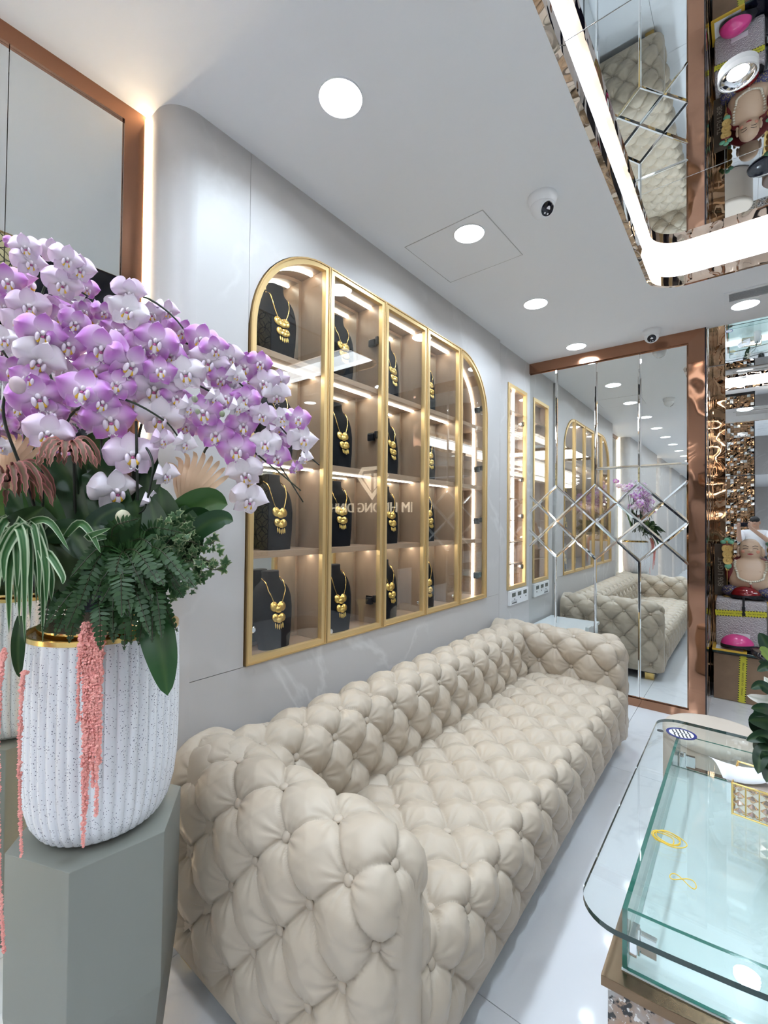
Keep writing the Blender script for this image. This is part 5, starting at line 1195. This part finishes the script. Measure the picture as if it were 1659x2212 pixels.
def lattice(y0, y1, z0, z1):
    e = struct(empty('wall_lattice')); e['label'] = 'pale lattice screen of interlaced circles on the opposite wall'
    MB().box(XR-.02, XR, y0, y1, z0, z1).build('panel', 'lattice_back', e)
    b = MB(); r = .10; 
    for i in range(int((y1-y0)/r)+1):
        for j in range(int((z1-z0)/r)+1):
            if (i+j) % 2: continue
            c = (y0+i*r, z0+j*r); P = [(XR-.024, min(max(c[0]+r*math.cos(t), y0), y1), min(max(c[1]+r*math.sin(t), z0), z1)) for t in np.linspace(0, 2*PI, 25)]; b.tube(P, .004, 4, cap=False)
    o = b.build('circle_tracery', 'lattice_line', e, fix=False); o['kind'] = 'stuff'
for y0, y1 in ((.2, 1.2), (2.9, 3.9)): lattice(y0, y1, .9, 2.5)
for y0, y1 in ((1.3, 2.8), (-2.2, .1), (-5., -2.6)):
    e = struct(empty('wall_dark_panel')); e['label'] = 'dark glossy panel on the opposite wall'; MB().box(XR-.02, XR, y0, y1, .0, HC-.2).build('panel', 'black_gloss', e)
# counters along the hall
mat('counter_white', (.72, .72, .72), .3)
for k, y in enumerate((-1.6, -3.6, -5.4)):
    c = empty('hall_counter', (2.95, y, 0)); tag(c, 'white glass topped counter down the hall, seen only in reflections', 'counter', 'counters down the hall')
    MB().box(-.3, .3, -.75, .75, 0, .72).build('base', 'counter_white', c, bev=.004); gsheet('glass_case', [(-.3, -.75), (.3, -.75), (.3, .75), (-.3, .75)], 'z', .86, .87, c); MB().box(-.3, -.294, -.75, .75, .72, .86).build('front_pane', 'glass_table', c)
# long crystal chandelier
ch = empty('crystal_chandelier', (2.35, -3.4, 0)); tag(ch, 'long crystal chandelier down the hall, seen in reflections', 'chandelier')
MB().box(-.30, .30, -1.9, 1.9, HC-.05, HC-.002).build('ceiling_tray', 'white_plastic', ch)
emat('crystal_glow', (1.0, .95, .88), 3.0).cycles.emission_sampling = 'NONE'; b = MB()
for i in range(14):
    for j in range(70):
        x, y = -.26+.04*i, -1.85+.0535*j; ln = .18+.16*math.sin(PI*(i+.5)/14); s = .008
        for q in range(3): z = HC-.09-ln*q/2.2; b.add([(x+s, y, z), (x-s, y, z), (x, y+s, z), (x, y-s, z), (x, y, z+.018), (x, y, z-.018)], octf)
o = b.build('crystal_drops', 'crystal_glow', ch, fix=False); o['kind'] = 'stuff'
# ================================================================ the photographer, reflected in the alcove mirror
mat('skin', (.50, .30, .21), .5); mat('shirt_white', (.80, .80, .82), .7, bump=(30, .4, .01)); mat('trousers_dark', (.02, .022, .03), .8); mat('hair_black', (.012, .010, .010), .7); mat('shoe_black', (.01, .01, .01), .35)
PX, PY = 1.625, -.44
man = empty('person', (PX, PY, 0)); tag(man, 'person in a white shirt holding up a phone, reflected in the alcove mirror', 'person')
def skin(name, verts, edg, rad, mt_, parent, sub=2, extra=None):
    me = bpy.data.meshes.new(name); me.from_pydata(verts, edg, []); o = obj(name, me, parent); me.materials.append(MT[mt_])
    sk = o.modifiers.new('skin', 'SKIN'); sk.use_smooth_shade = True
    for v_, r in zip(me.skin_vertices[0].data, rad): v_.radius = r if hasattr(r, '__len__') else (r, r); v_.use_root = False
    me.skin_vertices[0].data[0].use_root = True
    ss = o.modifiers.new('sub', 'SUBSURF'); ss.levels = sub; ss.render_levels = sub
    return o
# the phone hangs at the camera, hands either side of it
phx, phy, phz = CAM[0]-PX, -.060-PY, CAM[2]
hl, hr = (phx-.075, phy-.010, phz-.035), (phx+.075, phy-.010, phz-.035)
V = [(0, 0, .86), (0, .005, 1.02), (0, .0, 1.17), (0, -.005, 1.255), (0, .005, 1.315), (0, .02, 1.37), (0, .028, 1.43), (0, .024, 1.50),
     (-.165, -.01, 1.235), (-.215, .12, 1.10), (hl[0], hl[1]-.05, hl[2]-.03), (.165, -.01, 1.235), (.20, .12, 1.10), (hr[0], hr[1]-.05, hr[2]-.03),
     (-.09, 0, .80), (-.10, .01, .44), (-.105, -.02, .07), (-.11, .10, .035), (.09, 0, .80), (.10, .01, .44), (.105, -.02, .07), (.11, .10, .035), hl, hr]
E_ = [(0, 1), (1, 2), (2, 3), (3, 4), (4, 5), (5, 6), (6, 7), (3, 8), (8, 9), (9, 10), (3, 11), (11, 12), (12, 13), (0, 14), (14, 15), (15, 16), (16, 17), (0, 18), (18, 19), (19, 20), (20, 21), (10, 22), (13, 23)]
Rd = [(.135, .10), (.125, .095), (.14, .10), (.12, .085), .055, .066, .076, .058, .052, .042, .028, .052, .042, .028, .085, .062, .045, .036, .085, .062, .045, .036, .036, .036]
skin('body', V, E_, Rd, 'skin', man)
# face: nose, ears, eyes, brows, mouth on the same head
b = MB(); b.ell((0, .098, 1.425), (.013, .018, .020), 12, 8)
for s in (-1, 1): b.ell((s*.073, .020, 1.430), (.012, .020, .032), 12, 8)
b.build('nose_and_ears', 'skin', man, smooth='all')
for s in (-1, 1):
    b = MB(); b.ell((s*.030, .086, 1.447), (.012, .008, .0045), 10, 6); b.build('eye', 'hair_black', man, smooth='all'); b = MB(); b.tube([(s*.014, .092, 1.466), (s*.032, .091, 1.471), (s*.05, .080, 1.464)], .0035, 6); b.build('eyebrow', 'hair_black', man, smooth='all', fix=False)
b = MB(); b.tube([(-.022, .088, 1.388), (0, .094, 1.386), (.022, .088, 1.388)], .005, 6); b.build('mouth', 'cheek', man, smooth='all', fix=False)
b = MB(); b.ell((0, .022, 1.478), (.0735, .078, .066), 24, 14); G_ = [i for i, p in enumerate(b.v) if p[2] > 1.478-.3*(p[1]-.02) - .02]; ks = set(G_); b.f = [f for f in b.f if all(i in ks for i in f)]; b.m = [0]*len(b.f); b.build('hair', 'hair_black', man, smooth='all', fix=False)
# hands: five fingers each curled round the phone
for s, h in ((-1, hl), (1, hr)):
    for k in range(4):
        z = h[2]+.030-.018*k; ln = (.052, .060, .056, .044)[k]; sx_ = -s
        P = [(h[0], h[1]+.005, z), (h[0]+s*.010, h[1]+.022, z+.004), (h[0]+s*.004, h[1]+.022+ln*.4, z+.006), (h[0]+sx_*ln*.5, h[1]+.030+ln*.3, z+.004)]
        b = MB(); b.tube(spline(P, 10), [.0095]*7+[.0085, .0075, .005], 8); b.build('finger', 'skin', man, smooth='all', fix=False)
    P = [(h[0]-s*.008, h[1]-.010, h[2]-.012), (h[0]-s*.028, h[1]-.006, h[2]+.008), (h[0]-s*.045, h[1]+.0, h[2]+.018)]
    b = MB(); b.tube(spline(P, 8), [.011]*5+[.010, .008, .005], 8); b.build('thumb', 'skin', man, smooth='all', fix=False)
Vs = [(0, 0, .88), (0, .005, 1.02), (0, 0, 1.17), (0, -.005, 1.255), (-.165, -.01, 1.237), (-.212, .112, 1.106), (.165, -.01, 1.237), (.198, .112, 1.106), (0, .004, 1.295)]
skin('shirt', Vs, [(0, 1), (1, 2), (2, 3), (3, 4), (4, 5), (3, 6), (6, 7), (3, 8)], [(.155, .122), (.148, .118), (.160, .122), (.138, .105), .070, .066, .070, .066, .062], 'shirt_white', man)
Vt = [(0, 0, .90), (-.09, 0, .80), (-.10, .01, .44), (-.105, -.02, .10), (.09, 0, .80), (.10, .01, .44), (.105, -.02, .10)]
skin('trousers', Vt, [(0, 1), (1, 2), (2, 3), (0, 4), (4, 5), (5, 6)], [(.145, .112), .098, .076, .066, .098, .076, .066], 'trousers_dark', man)
for s in (-1, 1):
    b = MB(); b.ell((s*.108, .04, .045), (.048, .125, .045), 18, 10); b.v = [(x, y, max(z, .002)) for x, y, z in b.v]; b.build('shoe', 'shoe_black', man, smooth='all')
ph = empty('phone', (CAM[0], -.060, CAM[2]-.020)); tag(ph, 'black phone held up by the person in the mirror', 'phone')
MB().box(-.076, .076, -.004, .004, -.037, .037).build('case', 'black_gloss', ph, bev=.003); MB().box(-.072, .072, -.0052, -.0042, -.033, .033).build('screen', 'screen_grey', ph)
